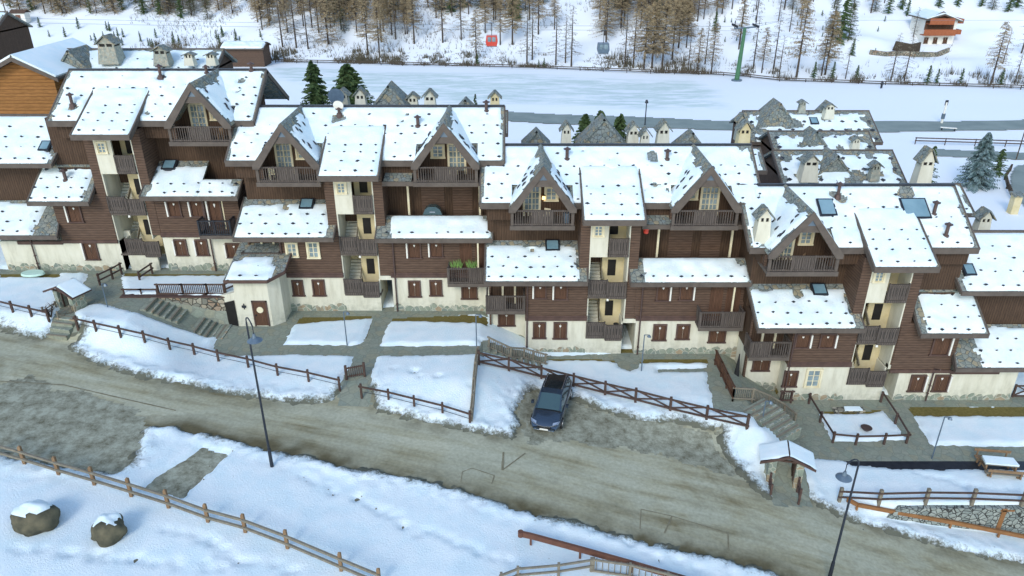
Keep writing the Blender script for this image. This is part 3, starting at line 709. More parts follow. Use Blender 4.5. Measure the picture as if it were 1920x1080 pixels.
# ---------------------------------------------------------------- one block of flats
SL = .634
def ZM(y): return 13.0 + SL * (y - .5)
def block(X0, Y0, Z0, label, cfg):
    b = empty('apartment_building', (X0, Y0, Z0), label, 'apartment building', 'apartment blocks stepping down the street')
    xL, xR = cfg['x']; sd = cfg['seed']; rnd = random.Random(sd)
    mir = cfg.get('mirror', False)      # B1: low wing on the right, end wing on the left
    # --- main roof, cut out at the dormers
    cuts = [(xc - hw + .2, xc + hw - .2) for xc, hw in cfg['dorm']]
    edges = [xL] + [q for c_ in sorted(cuts) for q in c_] + [xR]
    m = MB()
    for i in range(len(edges) - 1):
        a, c_ = edges[i], edges[i + 1]; y0 = .5 if i % 2 == 0 else 1.9
        m.slab([(a, y0, ZM(y0)), (c_, y0, ZM(y0)), (c_, 5.5, ZM(5.5)), (a, 5.5, ZM(5.5))], .26)
    m.slab([(xL, 5.5, ZM(5.5)), (xR, 5.5, ZM(5.5)), (xR, 10.8, ZM(.2)), (xL, 10.8, ZM(.2))], .26)
    rf = m.build('roof', M_stone, b)
    m = MB(); m.box(xL, xR, 5.4, 5.62, ZM(5.5) - .06, ZM(5.5) + .10); m.build('ridge_cap', M_metal, rf)
    m = MB()
    for i in range(0, len(edges) - 1, 2): m.box(edges[i], edges[i + 1], .38, .5, ZM(.5) - .42, ZM(.5) + .03)
    for xx in (xL, xR):
        m.slab([(xx - .06, .4, ZM(.4) + .04), (xx + .06, .4, ZM(.4) + .04), (xx + .06, 5.5, ZM(5.5) + .04), (xx - .06, 5.5, ZM(5.5) + .04)], .38)
        m.slab([(xx - .06, 5.5, ZM(5.5) + .04), (xx + .06, 5.5, ZM(5.5) + .04), (xx + .06, 10.9, ZM(.1) + .04), (xx - .06, 10.9, ZM(.1) + .04)], .38)
    m.build('fascia', M_trim, rf)
    pl = Plane(xL, xR, .5, ZM(.5), 5.5, ZM(5.5))
    cut = [(c_[0] - xL - .1, c_[1] - xL + .1, 1.6) for c_ in cuts]
    tcut = (-2.35 - xL, 2.3 - xL)
    bare = [(q[0] - xL, q[1], q[2]) for q in cfg.get('bare', [])]
    mr = random.Random(sd + 3)
    bare2 = bare + [(mr.uniform(.8, pl.W - .8), mr.uniform(.3, 5.6), mr.uniform(.02, .16)) for k in range(14)]
    snow_on(rf, pl, .1, pl.W - .12, .03, pl.L - .12, .19, bare2, sd, cut=cut, ragged=(.3, .2, .14, .10), step=.18)
    pb = Plane(-xR, -xL, -10.8, ZM(.2), -5.5, ZM(5.5))
    back = snow_on(rf, pb, .1, pb.W - .1, .03, pb.L - .1, .17, (), sd + 5, step=.5)
    # turn the back sheet (built facing forward) round
    for v_ in back.data.vertices: v_.co = (-v_.co.x, -v_.co.y, v_.co.z)
    dx = [(xc - xL, hw) for xc, hw in cfg['dorm']]
    def sk(a, t): return any(abs(a - c_) < hw * (1.05 - t / 6.3) + .25 for c_, hw in dx) or (t < 2.4 and tcut[0] < a < tcut[1]) or any(math.hypot(a - q[0], t - q[1]) < q[2] * .7 for q in bare)
    nW = int(pl.W / 1.1)
    guards(rf, pl, [(.35, .6, pl.W - .5, nW), (1.75, .6, pl.W - .5, nW), (2.75, 1.0, pl.W - .3, nW), (3.6, .6, pl.W - .6, nW)], flip=False, skip=sk, seed=sd)
    guards(rf, pl, [(4.9, 1.5, pl.W - 1.5, 5)], skip=sk, seed=sd + 2)
    for (fx, fy, fh) in cfg.get('flues', []): flue(rf, fx, fy, ZM(fy), fh)
    for (sx, st, w, l) in cfg.get('sky', []): skylight(rf, pl, sx - xL, st, w, l)
    for q in cfg.get('chim', []): stone_chimney(rf, q[0], q[1], ZM(q[1]) - .3, ZM(q[1]) + q[2], q[3], q[3] * .85)
    # --- gable end walls and attic body
    m = MB()
    ga, gb = cfg.get('body', (xL + .5, xR - .5))
    m.poly_y([(0, 0)] * 0 + [(ga, 7.2), (gb, 7.2), (gb, 12.6), (ga, 12.6)], 2.5, 9.8)
    for gx in (ga, gb - .25):
        m.add([(gx, 2.5, 12.6), (gx + .25, 2.5, 12.6), (gx + .25, 9.8, 12.6), (gx, 9.8, 12.6), (gx, 2.5, ZM(2.5) - .28), (gx + .25, 2.5, ZM(2.5) - .28), (gx, 5.5, ZM(5.5) - .28), (gx + .25, 5.5, ZM(5.5) - .28), (gx, 9.8, ZM(1.2) - .28), (gx + .25, 9.8, ZM(1.2) - .28)],
              [(0, 4, 6, 8, 3), (1, 2, 9, 7, 5), (0, 1, 5, 4), (4, 5, 7, 6), (6, 7, 9, 8), (3, 8, 9, 2)])
    m.build('upper_wall', M_timv, b)
    # --- attic storey between the dormers
    m = MB()
    for i in range(0, len(edges) - 1, 2):
        a = max(edges[i], ga); c_ = min(edges[i + 1], gb)
        for (p_, q_) in ((a, min(c_, -2.3)), (max(a, 2.2), c_)):
            if q_ - p_ > .2: m.box(p_, q_, .95, 2.55, 11.5, 13.1)
    m.build('attic_wall', M_timv, b)
    # --- dormers
    for i, (xc, hw) in enumerate(cfg['dorm']): dormer(b, xc, hw, sd * 5 + i, bits=cfg['bits'][i])
    # --- stair tower
    tower(b, cfg)
    for s_, kind in cfg['wings']:
        {'low': wing_low, 'pent': wing_pent, 'end': wing_end}[kind](b, cfg, s_ < 0)
    return b
def tower(b, cfg):
    sd = cfg['seed']; pm = cfg.get('mirror', False)
    m = MB(); m.box(-2.35, -1.6, 0, 3.4, 3.3, 12.45); m.box(1.5, 2.25, 0, 3.4, 3.3, 12.45); m.build('stair_tower_wall', M_timber, b)
    # shaft walls, plaster
    xp0, xp1 = (1.4, 2.4) if not pm else (-2.4, -1.4)
    m = MB(); m.box(-1.6, -1.5, .02, 3.4, 0, 12.3); m.box(1.4, 1.5, .02, 3.4, 2.95, 12.3)
    m.box(-1.6, -.2, 0, .18, 8.75, 12.0)
    if not pm: m.box(-1.6, 1.4, 0, .2, 0, 1.45); m.box(1.3, 1.4, .2, 3, 0, 2.9); m.box(1.4, 2.45, 0, .4, 2.9, 3.28)
    else: m.box(-1.0, 1.5, 0, .2, 0, 1.45); m.box(-1.1, -1.0, .2, 3, 0, 2.9)
    m.build('stair_shaft_wall', M_cream, b)
    m = MB(); m.box(-1.5, 1.4, 3.2, 3.4, 0, 12.3)
    for z in (1.6, 5.3, 8.9): m.box(-.35, 1.4, 1.7, 1.85, z, z + 3.2)
    m.build('stair_back_wall', M_yell, b)
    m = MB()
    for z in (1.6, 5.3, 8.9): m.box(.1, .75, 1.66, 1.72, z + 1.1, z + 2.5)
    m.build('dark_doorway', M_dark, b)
    window(b, -1.0, 0, 10.55, .62, .8, 'glass')
    if pm:
        m = MB(); m.box(-1.5, -.95, 1.0, 1.2, 0, 3.3); m.build('added_passage_wall', M_cream, b)  # added cream wall: makes the passage shallower so it looks less dark
    lv = [(1.6, 1.6), (5.3, 5.3), (8.9, 8.9)]
    for i, z in enumerate((1.6, 5.3, 8.9)):
        m = MB(); m.box(-1.6 if i < 2 else -.2, 1.45, -.02, 1.0, z - .16, z); m.build('stair_landing', M_trim, b)
        if i < 2:
            m = MB()
            for k in range(9): m.box(-1.5, -.42, 1.0 + k * .25, 1.0 + (k + 1) * .25 + .03, z + k * .2, z + k * .2 + .2)
            m.build('stair_flight', M_cream, b)
            m = MB(); m.beam((-.38, 1.0, z + 1.0), (-.38, 3.1, z + 2.8), .07, .3); m.build('stair_handrail', M_log, b)
    # railings: two stepped halves
    mat = M_purp if sd in (1, 3) else M_rail
    def half(x0, x1, z0, z1):
        m = MB(); m.box(x0, x1, -.12, -.05, z0, z1 - .1); m.box(x0 - .03, x1 + .03, -.16, -.02, z1 - .1, z1); m.box(x0 - .02, x1 + .02, -.18, -.02, z0 - .18, z0 + .04)
        for xx in (x0, x1): m.box(xx - .05, xx + .05, -.17, -.03, z0 - .1, z1 + .06)
        o = m.build('landing_railing', M_rail, b)
        m = MB()
        n = int((x1 - x0) / .22)
        for j in range(n): xx = x0 + .15 + (x1 - x0 - .3) * j / max(1, n - 1); m.box(xx - .02, xx + .02, -.126, -.12, z0 + .35, z1 - .3)
        m.build('cutout_pattern', M_dark, o)
    half(-.1, 1.36, 9.0, 10.35)
    half(-1.55, -.1, 5.55, 6.8); half(-.0, 1.42, 5.35, 6.6)
    if not pm: half(-1.55, -.1, 1.75, 3.0); half(-.0, 1.3, 1.5, 2.75)
    else: half(-.9, .5, 1.75, 3.0); half(.6, 1.9, 1.5, 2.75)
    m = MB(); m.add([(-.06, -.2, 5.2), (.06, -.2, 5.2), (.06, -.08, 5.2), (-.06, -.08, 5.2), (-.09, -.23, 5.02), (.09, -.23, 5.02), (.09, -.05, 5.02), (-.09, -.05, 5.02)], [(0, 1, 5, 4), (1, 2, 6, 5), (2, 3, 7, 6), (3, 0, 4, 7), (4, 5, 6, 7)][::1]); m.build('wall_lamp', M_white, b)
    # roof
    e0, z0, e1 = -1.6, 12.42, 3.6; z1 = ZM(e1) + .10
    m = MB(); m.slab([(-2.35, e0, z0), (2.3, e0, z0), (2.3, e1, z1), (-2.35, e1, z1)], .26); rf = m.build('stair_tower_roof', M_stone, b)
    m = MB(); m.box(-2.35, 2.3, e0 - .1, e0, z0 - .4, z0 + .04)
    for xx in (-2.35, 2.3): m.slab([(xx - .05, e0 - .1, z0 + .0), (xx + .05, e0 - .1, z0 + .0), (xx + .05, e1, z1 + .05), (xx - .05, e1, z1 + .05)], .45)
    m.build('fascia', M_trim, rf)
    pl = Plane(-2.35, 2.3, e0, z0, e1, z1)
    snow_on(rf, pl, .06, pl.W - .06, .02, pl.L - .05, .17, (), sd + 40, ragged=(.05, .05, .05, .1))
    guards(rf, pl, [(.45, .6, 4.1, 4), (1.55, .45, 4.1, 4), (2.5, .6, 4.2, 4), (3.4, .5, 4.1, 4)], seed=sd + 9, h=.13)
def lower_body(b, x0, x1, fl, seed, y=0, z=3.3, top=7.25):
    """plaster ground floor, boarded first floor with its ledge"""
    m = MB(fl); m.box(x0, x1, y, 9.8, -2.0, z); m.build('ground_floor_wall', M_cream, b)
    m = MB(fl); m.box(x0, x1, y - .05, 9.8, z, top); m.build('first_floor_wall', M_timber, b)
    m = MB(fl); m.box(x0 - .05, x1 + .03, y - .17, y - .05, z - .12, z + .16); m.box(x0 - .05, x1 + .03, y - .12, y - .05, z + .16, z + .3); m.build('timber_ledge', M_purp, b)
    plinth(b, x0, x1, y, flip=fl, seed=seed)
def wing_low(b, cfg, fl):
    """left wing with a low roof under the dormer and a recessed bay at its end (built for +x, mirrored for fl)"""
    sd = cfg['seed']; xc, hw = [(abs(x), h) for x, h in cfg['dorm'] if (x < 0) == fl][0]
    lower_body(b, 2.3 if cfg.get('mirror') else 1.6, 6.55, fl, sd)
    bay_z = cfg.get('bay', True)
    # recessed bay
    if bay_z:
        m = MB(fl); m.box(6.55, 9.5, 1.3, 9.8, -2.0, 3.9); m.build('ground_floor_wall', M_cream, b)
        m = MB(fl); m.box(6.55, 9.5, 1.25, 9.8, 3.9, 7.25); m.build('first_floor_wall', M_timv, b)
        m = MB(fl); m.box(6.4, 6.56, -.04, 1.3, 3.3, 7.2); m.box(9.35, 9.5, 1.0, 1.3, 0, 7.2); m.build('bay_side_board', M_timber, b)
        m = MB(fl)
        for xx in (7.4, 8.4): m.box(xx - .08, xx + .08, 1.12, 1.25, 4.1, 6.8)
        m.build('bay_post', M_lfr, b)
        balcony(b, 6.62, 9.7, -.2, 1.3, 4.1, 1.3, 'mixed', fl)
        window(b, 8.1, 1.3, 2.0, 1.2, 1.1, 'shutter', fl)
        plinth(b, 6.55, 9.4, 1.3, -.3, .9, fl, sd + 3)
    else:
        lower_body(b, 6.55, 9.3, fl, sd + 2, .0)
        balcony(b, 6.1, 8.8, -1.2, 0, 3.75, 1.3, 'rails', fl, mat=M_metal)
        m = MB(fl); m.box(7.9, 8.0, -.02, -.06, 3.9, 7.0); m.build('pale_post', M_lfr, b)
    for (x, z, w, h, k, lf) in cfg['win_low']: window(b, abs(x), -.0 if z < 3 else -.05, z, w, h, k, fl, lf)
    # low roof
    y1 = 2.75
    pl = Plane(1.75, 9.8, -1.2, 7.2, y1, 7.2 + .52 * (y1 + 1.2))
    m = MB(fl)
    stp = cfg.get('step')
    m.slab([pl.pt(0, 0), pl.pt(pl.W if not stp else 4.7, 0), pl.pt(pl.W if not stp else 4.7, pl.L), pl.pt(0, pl.L)], .24)
    if stp: m.slab([pl.pt(4.7, 0), pl.pt(pl.W, 0), pl.pt(pl.W, 2.0), pl.pt(4.7, 2.0)], .24)
    rf = m.build('low_roof', M_stone, b)
    m = MB(fl); m.box(1.75, 9.8, -1.3, -1.2, 6.86, 7.22)
    m.slab([pl.pt(-.04, -.05, .05), pl.pt(.06, -.05, .05), pl.pt(.06, pl.L, .05), pl.pt(-.04, pl.L, .05)], .3)
    m.slab([pl.pt(pl.W - .06, -.05, .05), pl.pt(pl.W + .04, -.05, .05), pl.pt(pl.W + .04, 2.0 if stp else pl.L, .05), pl.pt(pl.W - .06, 2.0 if stp else pl.L, .05)], .3)
    m.build('fascia', M_trim, rf)
    cut = [(4.6, 99, -1)] if not stp else []
    bare = [(.2, .6, .35), (0, 1.8, .5), (.1, 3.0, .6)] + [(4.3 if not stp else 1.5, 3.1, .35)]
    if stp:
        snow_on(rf, pl, .25, 4.75, .03, pl.L - .75, .17, bare, sd + 11, fl, ragged=(.45, 0, 0, .25))
        snow_on(rf, pl, 4.7, pl.W - .15, .03, 2.0, .17, [(pl.W - .5, 1.4, .45)], sd + 12, fl, ragged=(0, .1, 0, .1))
    else: snow_on(rf, pl, .35, pl.W - .1, .03, pl.L - .75, .17, bare, sd + 11, fl, ragged=(.55, .12, .10, .25))
    guards(rf, pl, [(.35, 1.0, pl.W - .4, 8), (1.35, 1.2, pl.W - .3, 7)] + ([] if stp else [(2.35, 1.2, pl.W - .6, 6)]), flip=fl, seed=sd + 21)
    skylight(rf, pl, 2.65 if not stp else 1.6, pl.L - .95, 1.15, 1.1, fl)
    pipe(b, 6.42, -.16, -.1, 6.7, fl)
def wing_pent(b, cfg, fl):
    """right wing: terrace behind a small pent roof, balcony below"""
    sd = cfg['seed']; xr = cfg.get('xr', 11.1)
    lower_body(b, 2.45, xr, fl, sd + 4)
    m = MB(fl); m.box(2.25, 2.5, -.04, 2, 3.3, 7.2); m.build('corner_board', M_timber, b)
    for (x, z, w, h, k, lf) in cfg['win_pent']: window(b, x, 0 if z < 3 else -.05, z, w, h, k, fl, lf)
    m = MB(fl); m.box(8.2, 9.2, -.1, -.04, 3.6, 6.6); m.box(9.5, 10.6, -.1, -.04, 3.6, 6.6); m.build('balcony_door', M_shut, b)
    balcony(b, 7.25, 10.75, -1.25, 0, 3.15, 1.35, 'mixed', fl)
    m = MB(fl)
    for xx in (9.75,): m.box(xx - .06, xx + .06, -1.1, -.98, 3.2, 7.0)
    m.build('pale_post', M_lfr, b)
    # terrace storey
    m = MB(fl)
    for xx in (4.0, 9.85): m.box(xx - .08, xx + .08, 1.7, 1.86, 7.3, 11.4)
    m.build('pale_post', M_lfr, b)
    m = MB(fl); m.box(5.0, 6.9, 2.44, 2.5, 7.6, 10.4); m.box(7.6, 9.2, 2.44, 2.5, 7.6, 10.4); m.build('shutter_panel', M_timber, b)
    m = MB(fl); m.box(2.0, xr, 0.95, 2.5, 7.25, 7.4); m.build('terrace_floor', M_pave, b)
    # floor edge of the attic over the recess
    m = MB(fl); m.box(2.3, 10.9, -.15, 2.5, 11.32, 11.5); m.box(2.3, 10.9, -.25, -.15, 11.18, 11.54); m.build('attic_floor_edge', M_trim, b)
    m = MB(fl); m.slab([(2.4, -.1, 11.56), (4.6, -.1, 11.56), (4.6, .93, 11.9), (2.4, .93, 11.9)], .06); m.build('slate_skirt', M_stone, b)
    pl = Plane(1.55, 10.95, -1.2, 7.12, .95, 8.24)
    m = MB(fl); m.slab([pl.pt(0, 0), pl.pt(pl.W, 0), pl.pt(pl.W, pl.L), pl.pt(0, pl.L)], .24); m.box(1.8, 10.8, .80, .95, 7.4, 8.2); rf = m.build('pent_roof', M_stone, b)
    m = MB(fl); m.box(1.55, 10.95, -1.3, -1.2, 6.78, 7.14); m.box(1.6, 10.9, .93, 1.0, 7.9, 8.3)
    for a in (0, pl.W): m.slab([pl.pt(a - .05, -.05, .05), pl.pt(a + .05, -.05, .05), pl.pt(a + .05, pl.L, .05), pl.pt(a - .05, pl.L, .05)], .3)
    m.build('fascia', M_trim, rf)
    snow_on(rf, pl, .9, pl.W - .12, .03, pl.L - .05, .2, [(pl.W - .2, pl.L, .7), (.7, 1.0, .5)], sd + 31, fl, ragged=(.4, .1, .08, .0))
    guards(rf, pl, [(.5, .9, pl.W - .5, 9)], flip=fl, seed=sd + 33, h=.17)
    pipe(b, 2.75, -.16, -.1, 6.6, fl)
def wing_end(b, cfg, fl):
    """outer wing without a dormer: three small roofs at different levels"""
    sd = cfg['seed']; s = 1
    xe = 12.0
    m = MB(fl); m.box(1.5 if fl else 2.4, xe - .2, 0, 9.8, -3, 2.75); m.build('ground_floor_wall', M_cream, b)
    m = MB(fl); m.box(1.6, 6.3, -.05, 9.8, 2.75, 7.0); m.build('first_floor_wall', M_timber, b)
    m = MB(fl); m.box(1.55, 6.35, -.17, -.05, 2.62, 2.9); m.box(6.35, 10.2, -.14, 0, 2.5, 2.8); m.build('timber_ledge', M_purp, b)
    plinth(b, 1.7 if fl else 2.45, xe - .25, 0, flip=fl, seed=sd + 6)
    for (x, z, w, h, k, lf) in cfg['win_end']: window(b, abs(x), 0 if z < 2.7 else -.05, z, w, h, k, fl, lf)
    # second level wall and body
    m = MB(fl); m.box(2.2, 6.0, 1.6, 9.8, 7.0, 13.0); m.build('upper_wall', M_timv, b)
    m = MB(fl); m.box(6.0, 7.0, 2.2, 9.8, 2.7, 9.4); m.box(6.0, 13.6, 2.4, 9.8, 2.7, 9.3); m.build('outer_wing_wall', M_timv, b)
    # roof D
    pl = Plane(2.5, 7.6, -1.2, 6.75, 2.2, 8.9)
    m = MB(fl); m.slab([pl.pt(0, 0), pl.pt(pl.W, 0), pl.pt(pl.W, pl.L), pl.pt(.3, pl.L)], .24); rf = m.build('low_roof', M_stone, b)
    m = MB(fl); m.box(2.5, 7.6, -1.3, -1.2, 6.42, 6.78)
    for a in (0, pl.W): m.slab([pl.pt(a - .05, -.05, .05), pl.pt(a + .05, -.05, .05), pl.pt(a + .05, pl.L, .05), pl.pt(a - .05, pl.L, .05)], .32)
    m.build('fascia', M_trim, rf)
    snow_on(rf, pl, .25, pl.W - .08, .03, pl.L - .1, .17, [(.1, .9, .55), (.2, 2.2, .25)], sd + 51, fl, ragged=(.5, .1, .10, .2))
    guards(rf, pl, [(.35, .6, pl.W - .4, 5), (1.4, .9, pl.W - .3, 5), (2.4, .9, pl.W - .5, 4), (3.4, .8, pl.W - .6, 4)], flip=fl, seed=sd + 52)
    if fl: flue(rf, -5.3 if False else 5.0, .6, 7.9, .9, .14, fl)
    # stone roof strip above D
    m = MB(fl); m.slab([(2.6, 1.5, 9.0), (6.6, 1.5, 9.0), (6.6, 2.6, 9.7), (2.6, 2.6, 9.7)], .2); m.build('stone_apron', M_stone, b)
    # roof F over the terrace in front of the outer wing
    pl = Plane(5.9, 13.4, -1.2, 3.75, 2.3, 5.65)
    m = MB(fl); m.slab([pl.pt(0, 0), pl.pt(pl.W, 0), pl.pt(pl.W, pl.L), pl.pt(.9, pl.L)], .24); rf = m.build('pent_roof', M_stone, b)
    m = MB(fl); m.box(5.9, 13.4, -1.3, -1.2, 3.42, 3.78); m.slab([pl.pt(-.05, -.05, .06), pl.pt(.06, -.05, .06), pl.pt(.96, pl.L, .06), pl.pt(.85, pl.L, .06)], .4); m.build('fascia', M_trim, rf)
    snow_on(rf, pl, 1.6, pl.W - .1, .03, pl.L - .1, .17, [(1.5, .5, .5), (1.6, 2.4, .6)], sd + 61, fl, ragged=(.6, 0, 0, .3))
    guards(rf, pl, [(.4, 2.2, pl.W - .3, 5), (1.5, 2.4, pl.W - .5, 5), (2.6, 2.6, pl.W - .5, 4)], flip=fl, seed=sd + 62)
    # roof E, ridge one storey below the main one
    pl = Plane(5.75, 13.9, .5, 9.45, 5.5, 12.3)
    m = MB(fl); m.slab([pl.pt(0, 0), pl.pt(pl.W, 0), pl.pt(pl.W, pl.L), pl.pt(0, pl.L)], .24); m.slab([(5.75, 5.5, 12.3), (13.9, 5.5, 12.3), (13.9, 10.5, 9.45), (5.75, 10.5, 9.45)], .24); rf = m.build('outer_roof', M_stone, b)
    m = MB(fl); m.box(5.75, 13.9, .4, .5, 9.12, 9.48)
    m.slab([pl.pt(-.05, -.05, .05), pl.pt(.05, -.05, .05), pl.pt(.05, pl.L, .05), pl.pt(-.05, pl.L, .05)], .32)
    m.box(5.75, 13.9, 5.4, 5.6, 12.25, 12.4); m.build('fascia', M_trim, rf)
    snow_on(rf, pl, .15, pl.W - .1, .03, pl.L - .1, .17, [(.5, 1.6, .4), (.7, 3.9, .3)], sd + 71, fl, ragged=(.3, 0, .05, .1))
    guards(rf, pl, [(.5, .8, pl.W - .3, 7), (1.8, .9, pl.W - .5, 7), (3.0, .8, pl.W - .5, 6), (4.2, 1.0, pl.W - .5, 6)], flip=fl, seed=sd + 72)
    skylight(rf, pl, 1.1, 1.9, .9, 1.1, fl)
    pipe(b, 5.0 if not fl else 9.0, -.16, -.1, 3.0, fl)

W_S = 'shutter'; W_G = 'glass'
block(-32.3, 59.6, 2.4, 'topmost apartment block, farthest left, with one gabled dormer right of its stair tower', dict(seed=1, x=(-5.2, 11.5), body=(-4.8, 9.6), dorm=[(7.4, 2.5)], bits='A', mirror=True, step=True, bay=False,
    wings=[(1, 'low'), (-1, 'end')], flues=[(2.8, 4.7, .9), (10.3, 5.3, .6), (-3.6, 1.9, .9), (6.6, 5.0, .6)], sky=[], chim=[],
    bare=[(-1.9, 2.2, .7), (2.8, 4.9, .4), (-3.5, 1.6, .5)], win_low=[(3.75, 1.5, .85, 1.35, W_S, -1), (5.55, 1.5, .85, 1.35, W_S, -1), (8.3, 1.3, 1.2, 1.2, W_S, -1), (3.9, 5.1, .9, 1.3, W_S, -1), (5.8, 5.1, .9, 1.3, W_S, -1), (7.3, 4.3, .9, 2.2, W_S, -1)],
    win_end=[(4.1, 1.1, 1.0, 1.55, W_S, 1), (4.6, 4.6, 1.0, 1.45, W_S, 1)]))
block(-12.5, 56.6, 0.0, 'second apartment block from the left, behind the small plaster hut with the round-windowed door', dict(seed=2, x=(-10.0, 11.9), dorm=[(-4.9, 2.45), (7.35, 2.5)], bits=['A', 'BC'], wings=[(-1, 'low'), (1, 'pent')],
    flues=[(4.9, 3.5, .8), (10.4, 4.9, .8), (-1.6, 4.6, .5)], sky=[], bare=[(-1.7, 4.6, .55), (9.7, 5.9, .3)], xr=10.7,
    win_low=[(-5.5, 1.5, .75, 1.3, W_S, 0), (-3.75, 1.5, .85, 1.35, W_S, 0), (-5.55, 5.1, .75, 1.1, W_G, 0), (-3.8, 5.0, .8, 1.3, W_G, 0)],
    win_pent=[(4.3, 1.4, .85, 1.35, W_S, 0), (6.1, 1.5, .85, 1.3, W_S, 0), (8.9, 1.2, 1.15, 1.2, W_S, 0), (4.5, 5.0, .9, 1.3, W_S, -1), (6.3, 5.1, .9, 1.2, W_S, -1)]))
block(7.64, 53.5, -2.4, 'third apartment block from the left, behind the cross-braced fence and the parked car', dict(seed=3, x=(-10.1, 11.55), dorm=[(-5.35, 2.4), (6.9, 2.5)], bits=['A', 'B'], wings=[(-1, 'low'), (1, 'pent')],
    flues=[(-3.3, 4.1, .9), (4.6, 4.1, .75)], sky=[], bare=[(3.5, 4.6, .5), (10.8, 5.7, .5)],
    win_low=[(-5.4, 1.55, .85, 1.35, W_S, 0), (-3.7, 1.5, .9, 1.4, W_S, 0), (-5.4, 5.25, .8, 1.1, W_S, 1), (-3.75, 5.15, .9, 1.25, W_S, 1)],
    win_pent=[(4.45, 1.35, .9, 1.35, W_S, 0), (6.35, 1.45, .9, 1.25, W_S, 0), (9.2, 1.15, 1.2, 1.1, W_S, 0), (4.4, 5.05, .85, 1.3, W_S, 1), (6.25, 5.1, .9, 1.25, W_S, 1)]))
block(28.1, 50.0, -4.6, 'lowest apartment block, farthest right, with two skylights on its main roof', dict(seed=4, x=(-10.7, 6.1), body=(-9.6, 5.8), dorm=[(-7.0, 2.55)], bits='A', wings=[(-1, 'low'), (1, 'end')], bay=True,
    flues=[(-3.2, 4.5, 1.0), (3.6, 3.0, 1.0), (3.9, 1.3, 1.0)], sky=[(-4.35, 3.6, 1.3, 1.6), (2.3, 3.5, 2.0, 1.9)], chim=[(-9.75, 1.3, 2.4, 1.0)], bare=[(-3.2, 4.7, .6), (2.1, 5.0, .7), (-9.7, 1.0, .6), (3.9, 1.3, .3)],
    win_low=[(-6.1, 1.35, .9, 1.3, W_S, 0), (-4.3, 1.3, 1.0, 1.5, W_G, 0), (-5.75, 4.95, .95, 1.1, W_S, -1), (-3.85, 4.95, 1.0, 1.1, W_S, -1)],
    win_end=[(4.0, .9, 1.0, 1.4, W_S, 1), (5.9, .9, 1.0, 1.4, W_S, 1), (5.0, 4.3, 1.2, 1.7, W_S, 1)]))
# ---------------------------------------------------------------- fences, gates, steps
def tg(name, label, cat, group=None, loc=(0, 0, 0), rz=0): return empty(name, loc, label, cat, group, rz)
def V3(p, dz=0): return Vector((p[0], p[1], p[2] + dz))
def on(u, v, dz=0): p = Pg(u, v, dz); return Vector((p.x, p.y, p.z))
def fence(label, px, ht, rails, mat, name='wooden_fence', rr=.09, pr=.14, pmat=None, picket=None, brace=False, pts=None, pointed=False, closed=False, over=.15, wire=False, sink=.5, lift=.2):
    P_ = pts or [on(u, v, lift) for u, v in px]; o0 = P_[0].copy()
    t = tg(name, label, 'fence', loc=tuple(o0)); L = [p - o0 for p in P_]
    if closed: L.append(L[0])
    for i, p in enumerate(L[:-1] if closed else L):
        m = MB()
        m.beam(V3(p, -sink), V3(p, ht), pr, pr)
        if pointed: m.add([(p.x - pr / 2, p.y - pr / 2, p.z + ht), (p.x + pr / 2, p.y - pr / 2, p.z + ht), (p.x + pr / 2, p.y + pr / 2, p.z + ht), (p.x - pr / 2, p.y + pr / 2, p.z + ht), (p.x, p.y, p.z + ht + pr * .6)], [(0, 1, 4), (1, 2, 4), (2, 3, 4), (3, 0, 4)])
        m.build('post', pmat or mat, t, split=False)
    for i in range(len(L) - 1):
        p, q = L[i], L[i + 1]; d = (q - p).normalized(); n_ = Vector((d.y, -d.x, 0)) * (pr * .5)
        for h in rails:
            m = MB(); m.beam(V3(p + n_ - d * over, h), V3(q + n_ + d * over, h), rr, rr * 1.25); m.build('rail', mat, t, split=False)
        if wire:
            m = MB(); m.beam(V3(p, .35), V3(q, .35), .025, .03); m.build('wire', M_metal, t, split=False)
        if brace:
            for a, b_ in ((rails[0], rails[-1]), (rails[-1], rails[0])):
                m = MB(); m.beam(V3(p, a), V3(q, b_), rr * .85, rr); m.build('brace', mat, t, split=False)
        if picket:
            Ln = (q - p).length; n = max(2, int(Ln / picket)); m = MB()
            for k in range(n):
                c_ = p.lerp(q, (k + .5) / n); m.beam(V3(c_ - n_, .05), V3(c_ - n_, ht - .06), .05, .035)
            m.build('picket_panel', mat, t, split=False)
    return t
D_ = simple('dark_stained_wood', (.065, .042, .034), (.10, .065, .052), 2, .75, .2)
fence('single-rail brown fence by the road, short run before the steps of the gate', [(-12, 577), (25, 586), (60, 594), (92, 601)], 1.0, [.78], D_, wire=True)
fence('long single-rail brown fence along the road from the plank gate to the steps', [(146, 614), (181, 622), (227, 632), (272, 642), (319, 655), (365, 665), (410, 677), (466, 689), (521, 704), (579, 715), (637, 729)], 1.0, [.8], D_, wire=True)
fence('single-rail brown fence at the roadside edge of the square snowy lawn', [(678, 742), (729, 752), (777, 764), (830, 777), (881, 793)], 1.0, [.8], D_, wire=True)
fence('close-boarded low fence running from the road up the side of the square lawn', [(884, 790), (887, 760), (889, 730), (892, 700), (896, 672)], 1.05, [.35, .9], M_log, pr=.16, picket=.16)
fence('reddish brown cross-braced fence behind the parked car', [(898, 684), (954, 696), (1015, 711), (1075, 726), (1134, 741), (1191, 754), (1256, 771), (1324, 787), (1400, 804)], 1.25, [.3, 1.08], D_, rr=.10, pr=.17, brace=True)
fence('grey log fence with two thick rails across the snow near the boulders', [(-18, 849), (46, 867), (110, 887), (177, 906), (246, 927), (316, 949), (390, 976), (460, 995), (539, 1025), (640, 1068), (712, 1098)], 1.15, [.30, .85], M_log, rr=.11, pr=.17, pmat=M_post, pointed=True, lift=.32)
